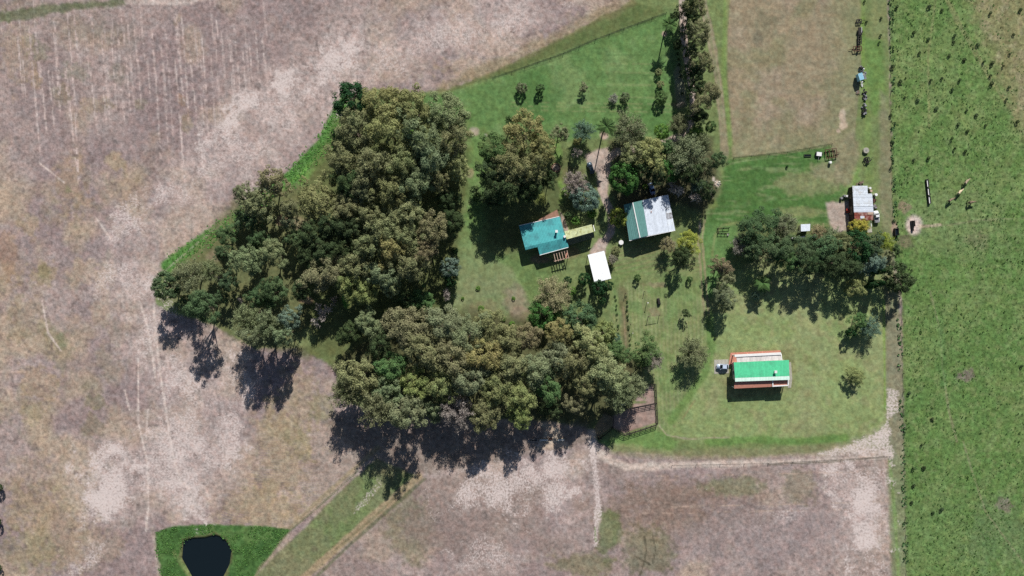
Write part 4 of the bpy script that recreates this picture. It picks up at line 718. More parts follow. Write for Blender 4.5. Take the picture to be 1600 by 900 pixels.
# --- white carport
e, b = bld('carport', 936, 418, 'bright white flat-roofed carport standing between clipped round trees', 'carport'); q = lambda x, y, h: Q(b, x, y, h)
sheets(e, q(918.2,398.3,2.45), q(944,391.8,2.45), q(955.2,435,3.0), q(928.8,442,3.0), 6, mat('bright_white_sheet', (252,254,255), .5, var=.03, rnd=.03, dirt=(224,228,232), dirt_amt=.1))
for x, y in ((919.6,399),(943,393),(953.8,434),(929.6,440.5)):
    p = q(x, y, 2.3 if y < 410 else 2.85); MB().box((p.x, p.y, p.z/2), (.16, .16, p.z)).build('post', STEEL, e)
for (x0_,y0_,x1_,y1_) in ((919,399,929.5,441),(943.3,393,954,434.5)): strip(e, q(x0_,y0_,2.3), q(x1_,y1_,2.85), .12, .16, STEEL, 'beam')
# --- barn
e, b = bld('barn', 1015, 340, 'large barn with teal gabled strip and wide pale zinc roof, patched on its right edge', 'barn'); q = lambda x, y, h: Q(b, x, y, h)
sheets(e, q(974.5,320,3.4), q(988.5,316.5,4.5), q(1000,371.2,4.5), q(983,375.6,3.4), 3, TEAL_D); sheets(e, q(988.7,316.5,4.5), q(1003.5,313,4.1), q(1012.5,368.3,4.1), q(1000.2,371.2,4.5), 3, TEAL_D)
sheets(e, q(1003.7,313,4.1), q(1036,305.8,3.6), q(1044.6,362,3.6), q(1012.7,368.3,4.1), 8, ZINC); 
for i in range(6):
    t0, t1 = i/6, (i+1)/6; A = q(1036.2,305.8,3.55).lerp(q(1044.8,362,3.55), t0); A2 = q(1036.2,305.8,3.55).lerp(q(1044.8,362,3.55), t1); Bq = q(1044,304.2,3.3).lerp(q(1055,359.6,3.3), t0); B2 = q(1044,304.2,3.3).lerp(q(1055,359.6,3.3), t1)
    sheets(e, A, Bq, B2, A2, 2, [ZINC_B, ZINC, ZINC_B, mat('patched_zinc', (196,200,206), .6, var=.3, scale=2, rnd=.2, dirt=(120,112,112), dirt_amt=.5, dirt_scale=1.4), ZINC_B, ZINC][i], 'patch_sheet')
strip(e, q(988.6,316.4,4.58), q(1000.1,371.3,4.58), .3, .06, WHITE, 'ridge_cap'); strip(e, q(983,376.2,3.4), q(1012.6,369,4.0), .16, .2, WHITE, 'gutter'); strip(e, q(1012.6,369,4.0), q(1055,360.2,3.3), .16, .2, WHITE, 'gutter')
ws = walls(e, b, [(976,321),(1043,306),(1053.5,359),(984.5,374.5)], 3.25, BRICK); openings(ws[2], [(-.3,3.0,2.6,.02),(.1,1.2,1.0,1.2),(.36,1.0,2.0,.02)], side=1); openings(ws[0], [(0,1.2,1.0,1.2)], side=1); openings(ws[1], [(.2,3.0,2.6,.02)], side=1)
MB().box(q(1017.5,331,4.05), (.3, .5, .25)).build('roof_vent', RUST, e)
gb, _ = bld('white_garden_table', 970, 379, 'white garden furniture beside the barn corner', 'garden table'); MB().cyl((0, 0, .72), .8, .06, 12).build('table_top', WHITE, gb); MB().cyl((0, 0, .35), .08, .7).build('leg', WHITE, gb)
# --- green-roofed house with terraces
e, b = bld('green_roofed_house', 1190, 580, 'house with bright green roof, terracotta porch and white lean-to on the south-east lawn', 'house'); q = lambda x, y, h: Q(b, x, y, h)
sheets(e, q(1146.6,566.2,3.7), q(1232.6,562.4,3.7), q(1233.4,587.5,4.4), q(1148.4,590.5,4.4), 18, GREEN_R); sheets(e, q(1148.4,590.6,4.4), q(1233.4,587.6,4.4), q(1233.8,593.4,4.5), q(1148.7,596.3,4.5), 18, MINT)
MB().add([q(1147,601,3.65), q(1205.5,598,3.65), q(1206,604.3,3.5), q(1147.2,607.2,3.5), q(1147,601,3.55), q(1205.5,598,3.55), q(1206,604.3,3.4), q(1147.2,607.2,3.4)], [(0,3,2,1),(4,5,6,7),(0,1,5,4),(1,2,6,5),(2,3,7,6),(3,0,4,7)]).build('porch_roof_edge', TILE, e)
MB().add([q(1148.5,595,3.8), q(1205.5,592.3,3.8), q(1205.5,598,3.65), q(1147,601,3.65), q(1148.5,595,3.7), q(1205.5,592.3,3.7), q(1205.5,598,3.55), q(1147,601,3.55)], [(0,3,2,1),(4,5,6,7),(0,1,5,4),(1,2,6,5),(2,3,7,6),(3,0,4,7)]).build('porch_roof', TILE, e)
for (x0_,y0_,x1_,y1_,hh,m) in ((1206.6,603.4,1231.8,602,3.6,WHITE),(1207.4,593,1207.4,602.8,3.6,WHITE),(1231,592,1231.6,601.8,3.6,WHITE)): strip(e, q(x0_,y0_,hh), q(x1_,y1_,hh), .35, .3, m, 'parapet')
pf = [q(1207.6,594,3.4), q(1231,593,3.4), q(1231.4,601.6,3.4), q(1207.6,602.8,3.4)]; MB().poly([(p.x, p.y) for p in pf], 3.28, 3.4).build('porch_floor_roof', TILE, e)
for x, y, hh in ((1149,606,3.4),(1168,605,3.4),(1187,604,3.4),(1204.5,603.2,3.4),(1208,602.6,3.3),(1231,601.4,3.3)):
    p = q(x, y, hh); MB().box((p.x, p.y, hh/2-.02), (.25, .25, hh-.02)).build('porch_pillar', WHITE, e)
ws = walls(e, b, [(1148.5,567.5),(1231.6,563.8),(1232.4,592),(1149.6,595)], 3.5, PLASTER); openings(ws[2], [(-.35,1.4,1.2,.9),(-.1,.95,2.1,.02),(.2,1.4,1.2,.9)], side=1); openings(ws[1], [(.1,1.3,1.2,.9)], side=1); openings(ws[3], [(-.1,1.3,1.2,.9)], side=1)
tp = [q(1138.3,570,.12), q(1141.5,551.3,.12), q(1219.5,547.2,.12), q(1221,563,.12), q(1147.5,568,.12)]; MB().poly([(p.x, p.y) for p in tp], .02, .14).build('terrace', TILE, e)
tp = [q(1236,566,.1), q(1238,592,.1), q(1236,606,.1), q(1231,606,.1), q(1231,566,.1)]; MB().poly([(p.x, p.y) for p in tp], .02, .1).build('side_path', CONC, e)
lt = [(1150.5,557.6,2.7),(1219.5,553.8,2.7),(1221,562.8,3.1),(1151.5,566,3.1)]; sheets(e, q(*lt[0]), q(*lt[1]), q(*lt[2]), q(*lt[3]), 14, mat('old_white_sheet', (206,200,196), .7, var=.12, rnd=.14)); strip(e, q(1147.4,556,2.75), q(1220,552.4,2.75), .75, .5, WHITE, 'lean_to_parapet'); strip(e, q(1220.4,552.6,2.7), q(1221.4,563,3.05), .22, .4, WHITE, 'lean_to_parapet')
for x, y in ((1148.5,556),(1172,554.8),(1196,553.6),(1219.5,552.4)):
    p = q(x, y, 2.5); MB().box((p.x, p.y, 1.32), (.3, .3, 2.36)).build('lean_to_pillar', WHITE, e)
chimney(e, q(1210.5,580.5,4.2), .9)
pd, pb2 = bld('parking_slab', 1127.5, 572.5, 'pale concrete parking slab under the silver car', 'slab'); pts = [Q(pb2, x, y, 0) for x, y in ((1116,562),(1138,561.4),(1138.6,583.2),(1116,584))]; MB().poly([(p.x, p.y) for p in pts], .004, .06).build('slab', CONC, pd)
for k in range(1, 4): MB().bar(pts[0].lerp(pts[1], k/4)+Vector((0,0,.062)), pts[3].lerp(pts[2], k/4)+Vector((0,0,.062)), .03, .01).build('joint', WOOD, pd)
# --- zinc shed with rusty end
e, b = bld('zinc_shed', 1345, 318, 'long zinc-roofed shed with rust-red end bay and dark shaded wall beside the lane', 'shed'); q = lambda x, y, h: Q(b, x, y, h)
for (y0_, y1_, x0_, x1_, m, hh) in ((290.4,297,1331.8,1355.4,ZINC_B,3.3),(297,302.5,1332.2,1355.6,ZINC_B,3.28),(302.5,309,1332.5,1362.8,ZINC_B,3.34),(309,316,1332.9,1363.4,ZINC_B,3.3),(316,322.6,1333.3,1363.8,ZINC_B,3.34),(322.6,331.6,1333.8,1364.4,ZINC,3.26)):
    sheets(e, q(x0_,y0_,hh), q(x0_+.4,y1_,hh), q(x1_+.3,y1_,hh+.1), q(x1_,y0_,hh+.1), 2, m)
sheets(e, q(1334.6,331.8,3.3), q(1335.4,344.6,3.2), q(1364.4,344,3.2), q(1364.4,331.4,3.3), 4, RUST); MB().box(q(1347.5,339.5,3.34), (1.3, .8, .06)).build('patch_sheet', ZINC, e); MB().box(q(1360,333.4,3.38), (1.8, .8, .05)).build('patch_sheet', WOOD_P, e)
ws = walls(e, b, [(1332.8,291.4),(1354.6,291),(1355,303),(1362,303),(1363.4,343.6),(1334.6,343.8)], 3.1, DARKWALL, .05); openings(ws[5], [(-.2,2.6,2.3,.02),(.2,1.0,2.0,.02)], WOOD, side=1); MB().bar(q(1349,344.5,2.7), q(1360.5,344.2,2.7), .2, .2).build('beam', WHITE, e); p = q(1360.6,345.5,2.4); MB().bar(p, q(1361.4,354,2.4), .22, .2).build('beam', WHITE, e)
lp_ = [q(1349.5,354,0), q(1361.5,353.6,0), q(1362.5,363,0), q(1350,364,0)]; MB().poly([(v.x, v.y) for v in lp_], .005, .12).build('loading_slab', CONC, e)
for x, y in ((1349.5,354),(1361.4,354)):
    p = q(x, y, 2.4); MB().box((p.x, p.y, 1.2), (.14, .14, 2.4)).build('post', WHITE, e)
for i, (x, y, r, hh, m, l) in enumerate([(1357.4,294.6,.4,1.0,WHITE,'white drum at the top right corner of the zinc shed'),(1359.2,299,.4,.9,WOOD_P,'orange-brown drum right of the zinc shed, below the white one'),(1366,305,.48,1.3,WHITE,'white round water tank right of the zinc shed'),(1318.2,306.5,.4,.9,STEEL,'white drum left of the zinc shed wall'),(1313.5,310,.42,.8,STEEL,'bluish drum farthest left of the zinc shed wall'),(1321.6,307,.36,.9,WHITE,'pale drum touching the zinc shed wall'),(1296,254.3,.45,.9,WHITE,'white barrel lying below the rusty harrow')]):
    t = empty('drum', P(x, y)); tag(t, l, 'drum', 'drums and tanks'); MB().cyl((0, 0, hh/2), r, hh, 14).build('body', m, t); MB().cyl((0, 0, hh+.03), r*.93, .06, 14).build('lid', m, t)
for i, (x, y, w_, d_, h_, m, l) in enumerate([(1365.2,313.6,.8,1.8,.7,RIRON,'rusty scrap heap right of the zinc shed'),(1366.8,322,1.0,1.6,.5,STEEL,'grey scrap heap right of the zinc shed, above the white pickup'),(1342,287,2.6,.7,.4,WOOD,'heap of old boards at the top wall of the zinc shed'),(1323.6,329,.9,1.2,.9,RED,'red machine at the left wall of the zinc shed')]):
    t = empty('scrap_heap', P(x, y), .2); tag(t, l, 'scrap heap', 'scrap round the zinc shed'); rz = random.Random(i)
    for k in range(6): MB().box((rz.uniform(-.4,.4)*w_, rz.uniform(-.4,.4)*d_, .12+k*h_/7), (w_*rz.uniform(.3,.7), d_*rz.uniform(.3,.7), h_*.3+.1), rz.uniform(0, 3)).build('piece', m if k % 3 else WOOD, t)
# --- small white hut and garden wall
e, b = bld('hut', 1259, 357, 'small white-roofed hut in front of the tree belt', 'hut'); q = lambda x, y, h: Q(b, x, y, h); sheets(e, q(1251.2,350.6,2.2), q(1266,349.8,2.2), q(1265.6,360.8,2.4), q(1251.4,361.6,2.4), 4, ZINC); ws = walls(e, b, [(1252,351.4),(1265.4,350.8),(1265,360.2),(1252.2,361)], 2.1, PLASTER, .1); openings(ws[2], [(0,.9,1.9,.02)], side=1)
for pts, l in (([(1233,372.4),(1256,370)], 'pale low garden wall left of the hut, at the tree belt'), ([(1266,370.2),(1272,369.6)], 'short pale low wall just below right of the hut'), ([(1292,369),(1303,369.4)], 'pale low wall segment below the twiggy trees by the shed')):
    a, c = P(*pts[0]), P(*pts[1]); m_ = (a+c)/2; t = empty('low_wall', m_, math.atan2(c.y-a.y, c.x-a.x)); tag(t, l, 'wall', 'low garden walls'); L_ = (c-a).length; MB().box((0, 0, .5), (L_, .25, 1.0)).build('wall', PLASTER, t); MB().box((0, 0, 1.04), (L_+.06, .34, .08)).build('coping', WHITE, t)
# ------------------------------------------------------------------ cars
def car(px, py, rz, paint, label, pick=False, z=0.0):
    b = P(px, py); e = empty('parked_car', (b.x, b.y, z), rz); tag(e, label, 'car', 'parked cars'); m = MB()
    st = [(-2.02,.70,.42,.62),(-1.95,.80,.34,.80),(-1.2,.85,.28,.92),(-.3,.86,.27,.92),(.7,.86,.27,.92),(1.4,.84,.28,.84),(1.9,.76,.32,.70),(2.0,.62,.42,.60)]   # x, half width, bottom, belt
    vs = []; k = 6
    for x, w, lo, hi in st: vs += [(x, -w*.86, lo), (x, -w, (lo+hi)/2), (x, -w*.93, hi), (x, w*.93, hi), (x, w, (lo+hi)/2), (x, w*.86, lo)]
    f = [tuple(i*k+j if s == 0 else 0 for s in (0,)) for i in range(0) for j in range(0)]
    for i in range(len(st)-1):
        for j in range(k): f.append((i*k+j, i*k+(j+1)%k, (i+1)*k+(j+1)%k, (i+1)*k+j))
    f += [tuple(range(k-1, -1, -1)), tuple((len(st)-1)*k+j for j in range(k))]
    body = m.add(vs, f).build('body', paint, e, True)
    cab = [(-1.75,.74,.90),(-1.15,.60,1.42),(.15,.60,1.45),(.95,.76,.90)] if not pick else [(-.35,.74,.90),(-.2,.62,1.5),(.5,.62,1.5),(1.05,.76,.9)]
    c = MB(); vs = []; 
    for x, w, z_ in cab: vs += [(x, -w, z_), (x, w, z_)]
    lo = [(cab[0][0], -.78, .88), (cab[0][0], .78, .88), (cab[3][0], -.78, .88), (cab[3][0], .78, .88)]
    c.add(vs+lo, [(0,2,3,1),(2,4,5,3),(4,6,7,5),(0,6,4,2),(1,3,5,7)]).build('cabin', GLASS, e)
    r = MB(); x1_, x2_ = cab[1][0], cab[2][0]; r.add([(x1_-.06,-.61,cab[1][2]-.02),(x2_+.06,-.61,cab[2][2]-.02),(x2_+.06,.61,cab[2][2]-.02),(x1_-.06,.61,cab[1][2]-.02),(x1_,-.54,cab[1][2]+.05),(x2_,-.54,cab[2][2]+.05),(x2_,.54,cab[2][2]+.05),(x1_,.54,cab[1][2]+.05)], [(4,5,6,7),(0,1,5,4),(1,2,6,5),(2,3,7,6),(3,0,4,7),(3,2,1,0)]).build('roof', paint, e)
    for s in (-1, 1):
        for (A, Bx) in ((cab[0], cab[1]), (cab[2], cab[3])): MB().bar((A[0], s*A[1], A[2]+.01), (Bx[0], s*Bx[1], Bx[2]+.01), .07, .06).build('pillar', paint, e)
        MB().box((1.93, s*.52, .62), (.12, .3, .14)).build('headlight', WHITE, e); MB().box((-1.99, s*.56, .66), (.1, .26, .14)).build('tail_light', RED, e); MB().box((.72, s*.92, .98), (.12, .2, .12)).build('mirror', paint, e)
        for x in (-1.25, 1.28):
            w = MB().cyl((0, 0, 0), .31, .2, 16, axis='Y').build('wheel', TYRE, e); w.location = (x, s*.76, .31); MB().cyl((0, s*.105, 0), .19, .02, 12, axis='Y').build('rim', STEEL, w)
    if pick: MB().box((-1.2, 0, .9), (1.5, 1.3, .06)).build('load_bed', STEEL, e)
SILVER = mat('silver_car_paint', (200,214,234), .25, .1, var=.02, spec=.5); SLATE = mat('slate_car_paint', (74,92,104), .3, .2, var=.02, spec=.5); WPAINT = mat('white_car_paint', (236,238,240), .3, var=.02, spec=.5); BPAINT = mat('pale_blue_car_paint', (150,176,214), .3, .1, var=.02, spec=.5)
car(1128, 572.5, math.radians(178), SILVER, 'silver hatchback parked on the concrete slab beside the green-roofed house', z=.062); car(922.5, 263, math.radians(108), SLATE, 'slate-coloured car parked on the sandy yard'); car(1018, 295.5, math.radians(-73), BPAINT, 'pale blue car standing in tree shade above the barn'); car(1367.8, 339, math.radians(97), WPAINT, 'white pickup parked against the rusty end of the zinc shed', True); car(969.8, 629, math.radians(10), WPAINT, 'white car hidden in tree shade left of the corral', True)
# ------------------------------------------------------------------ fences
def fence(name, pts, label, cat, group, hgt=1.5, rails=4, sp=2.2, m=WOOD_D, pr=.09, rw=(.05, .13), wire=False):
    c0 = P(*pts[0]); e = empty(name, c0); tag(e, label, cat, group)
    for (a, c) in zip(pts[:-1], pts[1:]):
        A = P(*a)-c0; B_ = P(*c)-c0; L_ = (B_-A).length; n_ = max(1, round(L_/sp)); pm = MB().cyl((0, 0, hgt/2-.1), pr, hgt+.2, 7).mesh('post', m)
        for k in range(n_+1 if (a, c) == (pts[-2], pts[-1]) else n_):
            o = link(bpy.data.objects.new('post', pm), e); o.location = A.lerp(B_, k/n_)
        for r_ in range(rails):
            z = hgt*(.22+.74*r_/max(rails-1, 1)); off = Vector((-(B_-A).y, (B_-A).x, 0)).normalized()*(pr+.02)
            MB().bar(A+off+Vector((0,0,z)), B_+off+Vector((0,0,z)), rw[0], rw[1]).build('wire' if wire else 'rail', m, e)
    return e
cg = 'dark timber fences of the corral'
fence('corral_fence', [(1003,601),(1022.5,600)], 'short dark rail fence closing the top of the corral', 'fence', cg); fence('corral_fence', [(1023.4,600),(1026.4,661)], 'dark rail fence along the right side of the corral', 'fence', cg); fence('corral_fence', [(1026,662),(1001,670.5),(975.8,678.5),(956.5,668)], 'dark rail fence round the lower side of the corral', 'fence', cg)
fence('corral_fence', [(988,637),(1009,633),(1025,629.5)], 'dark rail fence dividing the two corral pens', 'fence', cg); fence('corral_fence', [(943,643.5),(957.5,651),(956.5,667)], 'dark rail fence at the shady left side of the corral', 'fence', cg); fence('corral_fence', [(955.5,669),(942,680),(934.5,684.6)], 'right rail fence of the loading chute below the corral', 'fence', cg); fence('corral_fence', [(934,680.6),(934.5,685.6),(940,684.6)], 'small dark rail gate at the foot of the loading chute', 'fence', cg, sp=1.2)
fence('pen_fence', [(1121,357),(1139,356)], 'upper dark rail of the small open pen on the green', 'fence', 'rails of the small pen', .9, 2, 1.9); fence('pen_fence', [(1121.6,364.6),(1138,365)], 'lower dark rail of the small open pen on the green', 'fence', 'rails of the small pen', .9, 2, 1.3); fence('pen_fence', [(1121,357.6),(1121.4,364)], 'left dark rail of the small open pen on the green', 'fence', 'rails of the small pen', .9, 2, 1.5)
fence('wire_fence', [(1389,-30),(1391,60),(1393,200),(1395.5,330)], 'wire fence with dark posts between lane and pasture, upper stretch', 'fence', 'wire fences', 1.2, 3, 6, WOOD_D, .08, (.02,.02), True); fence('wire_fence', [(1409,470),(1412,640),(1417,920)], 'wire fence with dark posts between lane and pasture, lower stretch', 'fence', 'wire fences', 1.2, 3, 6, WOOD_D, .08, (.02,.02), True)
fence('wire_fence', [(1041,20),(930,62),(880,84),(800,112)], 'dark wire fence across the upper edge of the north lawn', 'fence', 'wire fences', .9, 4, 5, WOOD_D, .06, (.02,.02), True); fence('wire_fence', [(1146,247),(1230,238),(1300,225)], 'wire fence along the foot of the dry paddock', 'fence', 'wire fences', .8, 3, 7, WOOD_D, .06, (.02,.02), True); fence('wire_fence', [(1050,727),(1200,724),(1390,713)], 'wire fence beside the sandy track above the lower field', 'fence', 'wire fences', .8, 3, 9, WOOD_D, .06, (.02,.02), True)
# clothes-line and orchard posts
for i, (x, y, hh, l) in enumerate([(1006.5,455,1.7,'upper post standing on the mid lawn'),(1010.4,473,2.2,'white-topped post on the mid lawn'),(1012.8,494,2.2,'left post of the swing frame on the mid lawn'),(1030,492,2.0,'right post of the swing frame on the mid lawn'),(977,458,1.8,'topmost stake in the vegetable rows'),(980,478,1.8,'second stake in the vegetable rows'),(982.4,490,1.8,'third stake in the vegetable rows'),(985,506,1.7,'fourth stake in the vegetable rows'),(987.4,520,1.7,'lowest pale stake in the vegetable rows')]):
    t = empty('garden_post', P(x, y)); tag(t, l, 'post', 'posts on the mid lawn'); MB().cyl((0, 0, hh/2-.1), .09, hh+.2, 7).build('pole', WOOD, t); MB().box((0, 0, hh+.03), (.34 if i == 1 else .2, .3 if i == 1 else .2, .08)).build('cap', WHITE if i in (1, 8) else WOOD, t)
t = empty('swing_beam', P(1021.4, 493)); tag(t, 'thin cross beam of the swing frame on the mid lawn', 'beam'); MB().bar(P(1012.8,494,2.2)-P(1021.4,493), P(1030,492,2.05)-P(1021.4,493), .09).build('beam', WOOD, t)
t = empty('grey_cart', P(1029, 471), .2); tag(t, 'dark grey covered object on the mid lawn beside the posts', 'cart'); MB().box((0, 0, .45), (.9, 2.2, .8), 0, .8).build('cover', IRON, t); MB().box((0, 0, .06), (.8, 2.0, .1)).build('base', WOOD, t)
# ------------------------------------------------------------------ troughs and pasture things
def trough(px, py, L_, w, rz, label, m=CONC, h=.6, group='troughs', fill=True):
    e = empty('trough', P(px, py), rz); tag(e, label, 'trough', group)
    f = MB()
    for c_, d_ in (((0, w/2-.06, h/2), (L_, .12, h)), ((0, -w/2+.06, h/2), (L_, .12, h)), ((L_/2-.06, 0, h/2-.002), (.12, w-.24, h)), ((-L_/2+.06, 0, h/2-.002), (.12, w-.24, h))): f.box(c_, d_)
    f.build('shell', m, e); MB().box((0, 0, h*.35), (L_-.24, w-.24, h*.6)).build('white_surface' if not fill else 'water', WHITE if not fill else WATER, e)
for i, (x, y, l) in enumerate([(1447.8,286.5,'upper section of the long pale trough in the pasture'),(1449.3,299.5,'middle section of the long pale trough in the pasture'),(1450.8,312.5,'lower section of the long pale trough in the pasture')]): trough(x, y, 2.6, .75, math.radians(-84), l, IRON, .7, 'sections of the long pasture trough', False)  # white inside is the reflection on the water, painted as a plain surface
trough(1424.4,353,3.4,.55,math.radians(-83),'longer dark trough on the sandy circle',IRON); trough(1427.2,349.3,1.9,.5,math.radians(-85),'shorter dark trough on the sandy circle',IRON); trough(1399,362.5,2.3,1.3,math.radians(-88),'black square water tank at the lane edge',IRON,1.0)
trough(849.5,687.4,2.9,.8,0.02,'long white trough left of the sandy gap under the southern grove',CONC,.6,'troughs',False); trough(876.5,687,2.4,.8,0.03,'white trough right of the sandy gap under the southern grove',CONC,.6,'troughs',False); trough(833.5,687.2,2.5,.8,0.0,'shaded bluish trough left of the long white one',STEEL,.6); trough(860,685.6,1.1,.45,0,'small dark trough in the sandy gap',RIRON,.4); trough(1254+7.5,243,2.4,.8,0,'flat dark green trough left of the lilac cart',mat('dark_green_paint',(72,84,60),.8),.3)
HIDE = mat('tan_hide', (172,154,130), .85, var=.25, scale=1.4, dirt=(214,202,184), dirt_amt=.25, dirt_scale=1.0)
HIDE2 = mat('brown_hide', (140,122,102), .85, var=.25, scale=1.4); HIDE3 = mat('cream_hide', (216,196,164), .85, var=.15, scale=1.4)
def cow(px, py, rz, m, label):
    J = [((-.75,0,1.18),.26),((-.35,0,1.14),.42),((.15,0,1.12),.44),((.6,0,1.18),.37),((.95,0,1.28),.17),((1.2,0,1.32),.13),((1.45,0,1.16),.12),((1.62,0,1.02),.085),
         ((-.72,.2,.82),.15),((-.62,.21,.62),.1),((-.78,.21,.38),.07),((-.74,.21,.04),.06),((-.72,-.2,.82),.15),((-.62,-.21,.62),.1),((-.78,-.21,.38),.07),((-.74,-.21,.04),.06),
         ((.55,.19,.78),.13),((.56,.19,.42),.075),((.56,.19,.04),.06),((.55,-.19,.78),.13),((.56,-.19,.42),.075),((.56,-.19,.04),.06),((-1.02,0,1.2),.05),((-1.08,0,.7),.035),((1.22,.2,1.38),.04),((1.22,-.2,1.38),.04)]
    E = [(0,1),(1,2),(2,3),(3,4),(4,5),(5,6),(6,7),(0,8),(8,9),(9,10),(10,11),(0,12),(12,13),(13,14),(14,15),(3,16),(16,17),(17,18),(3,19),(19,20),(20,21),(0,22),(22,23),(5,24),(5,25)]
    me = bpy.data.meshes.new('cow'); me.from_pydata([j[0] for j in J], E, []); me.materials.append(m); o = link(bpy.data.objects.new('cow', me)); o.location = P(px, py); o.rotation_euler = (0, 0, rz); tag(o, label, 'cow', 'cows in the pasture')
    md = o.modifiers.new('skin', 'SKIN'); me.skin_vertices[0].data[1].use_root = True
    for i, j in enumerate(J): me.skin_vertices[0].data[i].radius = (j[1], j[1])
    md.use_smooth_shade = True; ss = o.modifiers.new('sub', 'SUBSURF'); ss.levels = 2; ss.render_levels = 2
cow(1507,284.5,.75,HIDE,'tan cow with pale head, farthest up of the four in the pasture'); cow(1496.5,300.5,.7,HIDE3,'cream-backed cow, second down of the four in the pasture'); cow(1482.5,313,.5,HIDE2,'brownish cow nearest the long trough'); cow(1514.5,316.5,.15,HIDE2,'brownish cow farthest right of the four in the pasture')
# ------------------------------------------------------------------ parked implements and scrap beside the lane
def implement(px, py, rz, L_, w, label, m=RIRON, wheels=2, discs=0, deck=False, name='farm_implement', cat='farm machine'):
    e = empty(name, P(px, py), rz); tag(e, label, cat, 'old farm machines')
    for s in (-1, 1): MB().bar((-L_/2, s*w/2, .6), (L_/2, s*w/2, .6), .2, .16).build('beam', m, e)
    for k in range(4): MB().bar((-L_/2+L_*k/3, -w/2, .6), (-L_/2+L_*k/3, w/2, .6), .2, .12).build('crossbar', m, e)
    MB().bar((L_/2, 0, .55), (L_/2+1.3, 0, .4), .12, .12).build('drawbar', m, e)
    for s in (-1, 1)[:wheels]:
        for x in ((-.1,) if wheels == 2 else ()): o = MB().cyl((x, s*(w/2+.2), .42), .42, .2, 14, axis='Y').build('wheel', TYRE, e); MB().cyl((x, s*(w/2+.31), .42), .2, .02, 10, axis='Y').build('rim', STEEL, o)
    for k in range(discs): MB().cyl((-L_/2+L_*(k+.5)/discs, (-1)**k*w*.28, .32), .32, .05, 12, axis='X').build('disc', m, e)
    if deck: MB().box((0, 0, .72), (L_*.96, w*.94, .08)).build('deck', deck, e)
    return e
implement(1341,34,0.1,1.6,1.1,'small dark cultivator at the top of the row beside the lane',IRON,0,4); implement(1342.5,50,math.radians(90),2.4,1.1,'black trailer with a white pipe in the row beside the lane',IRON,2,0,IRON); implement(1342,63.5,math.radians(90),2.6,1.1,'dark plough in the row beside the lane, below the black trailer',IRON,0,6); implement(1338.5,77,math.radians(184),2.7,1.5,'rusty open trailer frame with black wheels beside the lane',RIRON,2)
t = empty('pipe', P(1344.4,48)); tag(t, 'white pipe lying along the black trailer', 'pipe'); MB().tube([(0,-.9,.82),(0,.9,.82)], .09, 8).build('tube', WHITE, t)
implement(1297.5,240,0.15,3.6,2.9,'broad rusty disc harrow on the dry patch below the paddock',RIRON,0,10); implement(1278.5,241.4,math.radians(-95),1.3,1.7,'small cart with lilac-white deck left of the rusty harrow',STEEL,2,0,WHITE); implement(1353.5,250.5,0.4,1.8,1.5,'dark grey implement on the grass below the round tank',IRON,2,3)
t = empty('old_tank', P(1352,235.5)); tag(t, 'round pale concrete tank ring on the grass strip', 'tank'); MB().cyl((0,0,.35), .95, .7, 18).build('ring', CONC, t); MB().cyl((0,0,.72), .3, .06, 10).build('lid', STEEL, t)
e = empty('box_trailer', P(1340.2,122.6), math.radians(18)); tag(e, 'light blue box trailer among the scrap beside the lane', 'trailer', 'old farm machines'); MB().box((0,0,1.35), (1.5,2.3,1.7)).build('box', LBLUE, e)
for i in range(5): MB().box((0, -.92+i*.46, 2.215), (1.4, .06, .03)).build('roof_rib', LBLUE, e)
for s in (-1, 1): o = MB().cyl((s*.7, 0, .36), .36, .2, 14, axis='X').build('wheel', TYRE, e); MB().cyl((s*.81, 0, .36), .18, .02, 10, axis='X').build('rim', STEEL, o)
MB().bar((0,-1.1,.5), (0,-2.1,.4), .1, .1).build('drawbar', IRON, e)
def scrap(px, py, w_, d_, n_, label, mats, hh=.8, seed=1):
    e = empty('scrap_pile', P(px, py)); tag(e, label, 'scrap pile', 'scrap piles beside the lane'); rz = random.Random(seed)
    for k in range(n_):
        kind = k % 3; z = .1+rz.random()*hh*.6; x, y = rz.uniform(-.5,.5)*w_, rz.uniform(-.5,.5)*d_; m = rz.choice(mats)
        if kind == 0: MB().box((x, y, z), (rz.uniform(.3,.8), rz.uniform(.3,.9), .15+z), rz.uniform(0,3), .8).build('block', m, e)
        elif kind == 1: a = rz.uniform(0,3); MB().bar((x-math.cos(a)*.6, y-math.sin(a)*.6, .1), (x+math.cos(a)*.6, y+math.sin(a)*.6, z+.3), .1, .06).build('plank', m, e)
        else: MB().box((x, y, z+.15), (rz.uniform(.5,1.0), rz.uniform(.4,.8), .03), rz.uniform(0,3), 1, rz.uniform(-.3,.3), rz.uniform(-.3,.3)).build('sheet', m, e)
scrap(1344.6,107,1.5,.8,8,'white and black scrap pile above the blue box trailer',[WHITE,IRON,STEEL],.8,2); scrap(1347.6,117.5,1.9,2.6,16,'grey heap of scrap right of the blue box trailer',[STEEL,IRON,STEEL,WHITE],.9,3); scrap(1347.4,131,.8,1.5,5,'white sheets of scrap below the blue box trailer',[WHITE,WHITE,WOOD_P],.6,4); scrap(1350.5,150,1.0,3.6,14,'long dark scrap row with pale pipes beside the lane',[IRON,STEEL,STEEL,IRON],1.0,5); scrap(1349,171,1.5,4.0,18,'lowest and darkest scrap heap beside the lane',[IRON,IRON,STEEL,TYRE],1.0,6); scrap(1341,145,1.4,.7,6,'small brownish scraps left of the long scrap row',[WOOD,WOOD_P,STEEL],.3,7)
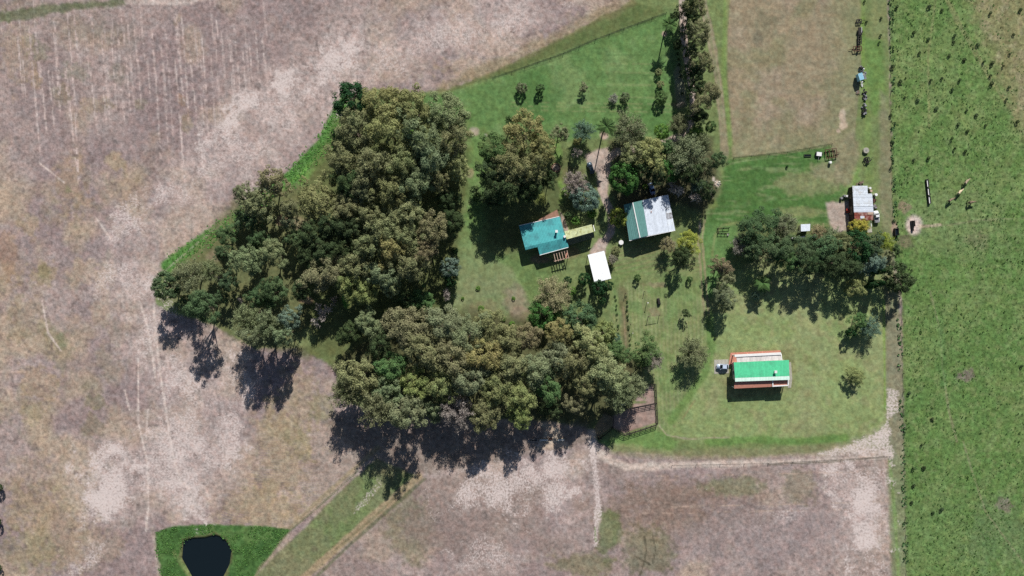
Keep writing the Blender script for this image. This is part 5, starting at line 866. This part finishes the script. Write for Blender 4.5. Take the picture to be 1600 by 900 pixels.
for i, (x, y, l) in enumerate([(1348.6,178,'black tyre at the foot of the lowest scrap heap')]):
    t = empty('tyre', P(x, y)); tag(t, l, 'tyre'); ring = MB(); pts = [Vector((math.cos(a)*.5, math.sin(a)*.5, .17)) for a in [k*math.pi/8 for k in range(17)]]; ring.tube(pts, .16, 8, cap=False).build('ring', TYRE, t)
# stones and rings
for i, (x, y, n_, sp_, l) in enumerate([(1121,287,14,1.1,'heap of pale rubble on the green beside the track'),(1138,366,6,.7,'small pale rubble heap at the corner of the small pen'),(970,381,5,.6,'few pale stones by the white garden table')]):
    t = empty('rubble_heap', P(x, y)); tag(t, l, 'rubble heap', 'rubble heaps'); rz = random.Random(40+i)
    for k in range(n_): o = MB().dome((0,0,0), rz.uniform(.15,.38), .7, 7, 3, True).build('stone', CONC if k % 3 else WHITE, t); o.location = (rz.gauss(0,.45)*sp_, rz.gauss(0,.45)*sp_, .08); o.rotation_euler = (0,0,rz.uniform(0,3)); o.scale = (1, rz.uniform(.6,1), .8)
t = empty('flower_bed', P(869,262)); tag(t, 'round pinkish gravel bed with small dark plants, left of the sandy yard', 'flower bed')
for k in range(16): a = k*math.pi/8; o = MB().box((0,0,.1), (.5,.2,.22)).build('edge_stone', TILE2, t); o.location = (math.cos(a)*1.4, math.sin(a)*1.4, 0); o.rotation_euler = (0,0,a+math.pi/2)
for k, (x, y) in enumerate([(0,.2),(-.5,-.8),(.1,-1.0),(.7,-.8),(.9,.4)]): o = link(bpy.data.objects.new('plant', DENSE[k % 3]), t); o.location = (x, y, .2); o.scale = (.2,.2,.22); o.color = col_of('dark')
# vegetable rows and small lawn plants
rv = random.Random(21); vg = 'vegetable plants in the garden rows'
for i in range(26):
    u = i % 13; side = i//13; x = (961.5 if side == 0 else 978.5)+u*.55+rv.uniform(-1,1); y = 462+u*7.6+rv.uniform(-2,2)
    o = link(bpy.data.objects.new('vegetable_plant', DENSE[i % 3])); p = P(x, y); o.location = (p.x, p.y, .25); s_ = rv.uniform(.28,.5); o.scale = (s_, s_, .32); o.color = col_of('green'); tag(o, f'small green plant, {ORD[u] if u < 12 else "last"} from the top in the {"left" if side == 0 else "right"} vegetable row', 'plant', vg)
for i, (x, y, r_, l) in enumerate([(747,450,4,'green weed plant at the left of the bare central lawn'),(802.5,466,3.5,'green weed plant at the right of the bare central lawn'),(723,466,2.6,'small weed plant by the pale dead tree on the central lawn'),(752,482,5,'upper of the lime-green weeds at the southern grove edge'),(766,492,5,'second of the lime-green weeds at the southern grove edge'),(786,498,4.5,'third of the lime-green weeds at the southern grove edge'),(800,506,4.5,'lowest of the lime-green weeds at the southern grove edge')]): T(x, y, r_, .8, Sh, 'lime', l, 'weeds on the central lawn', 'plant', 'weed_plant')
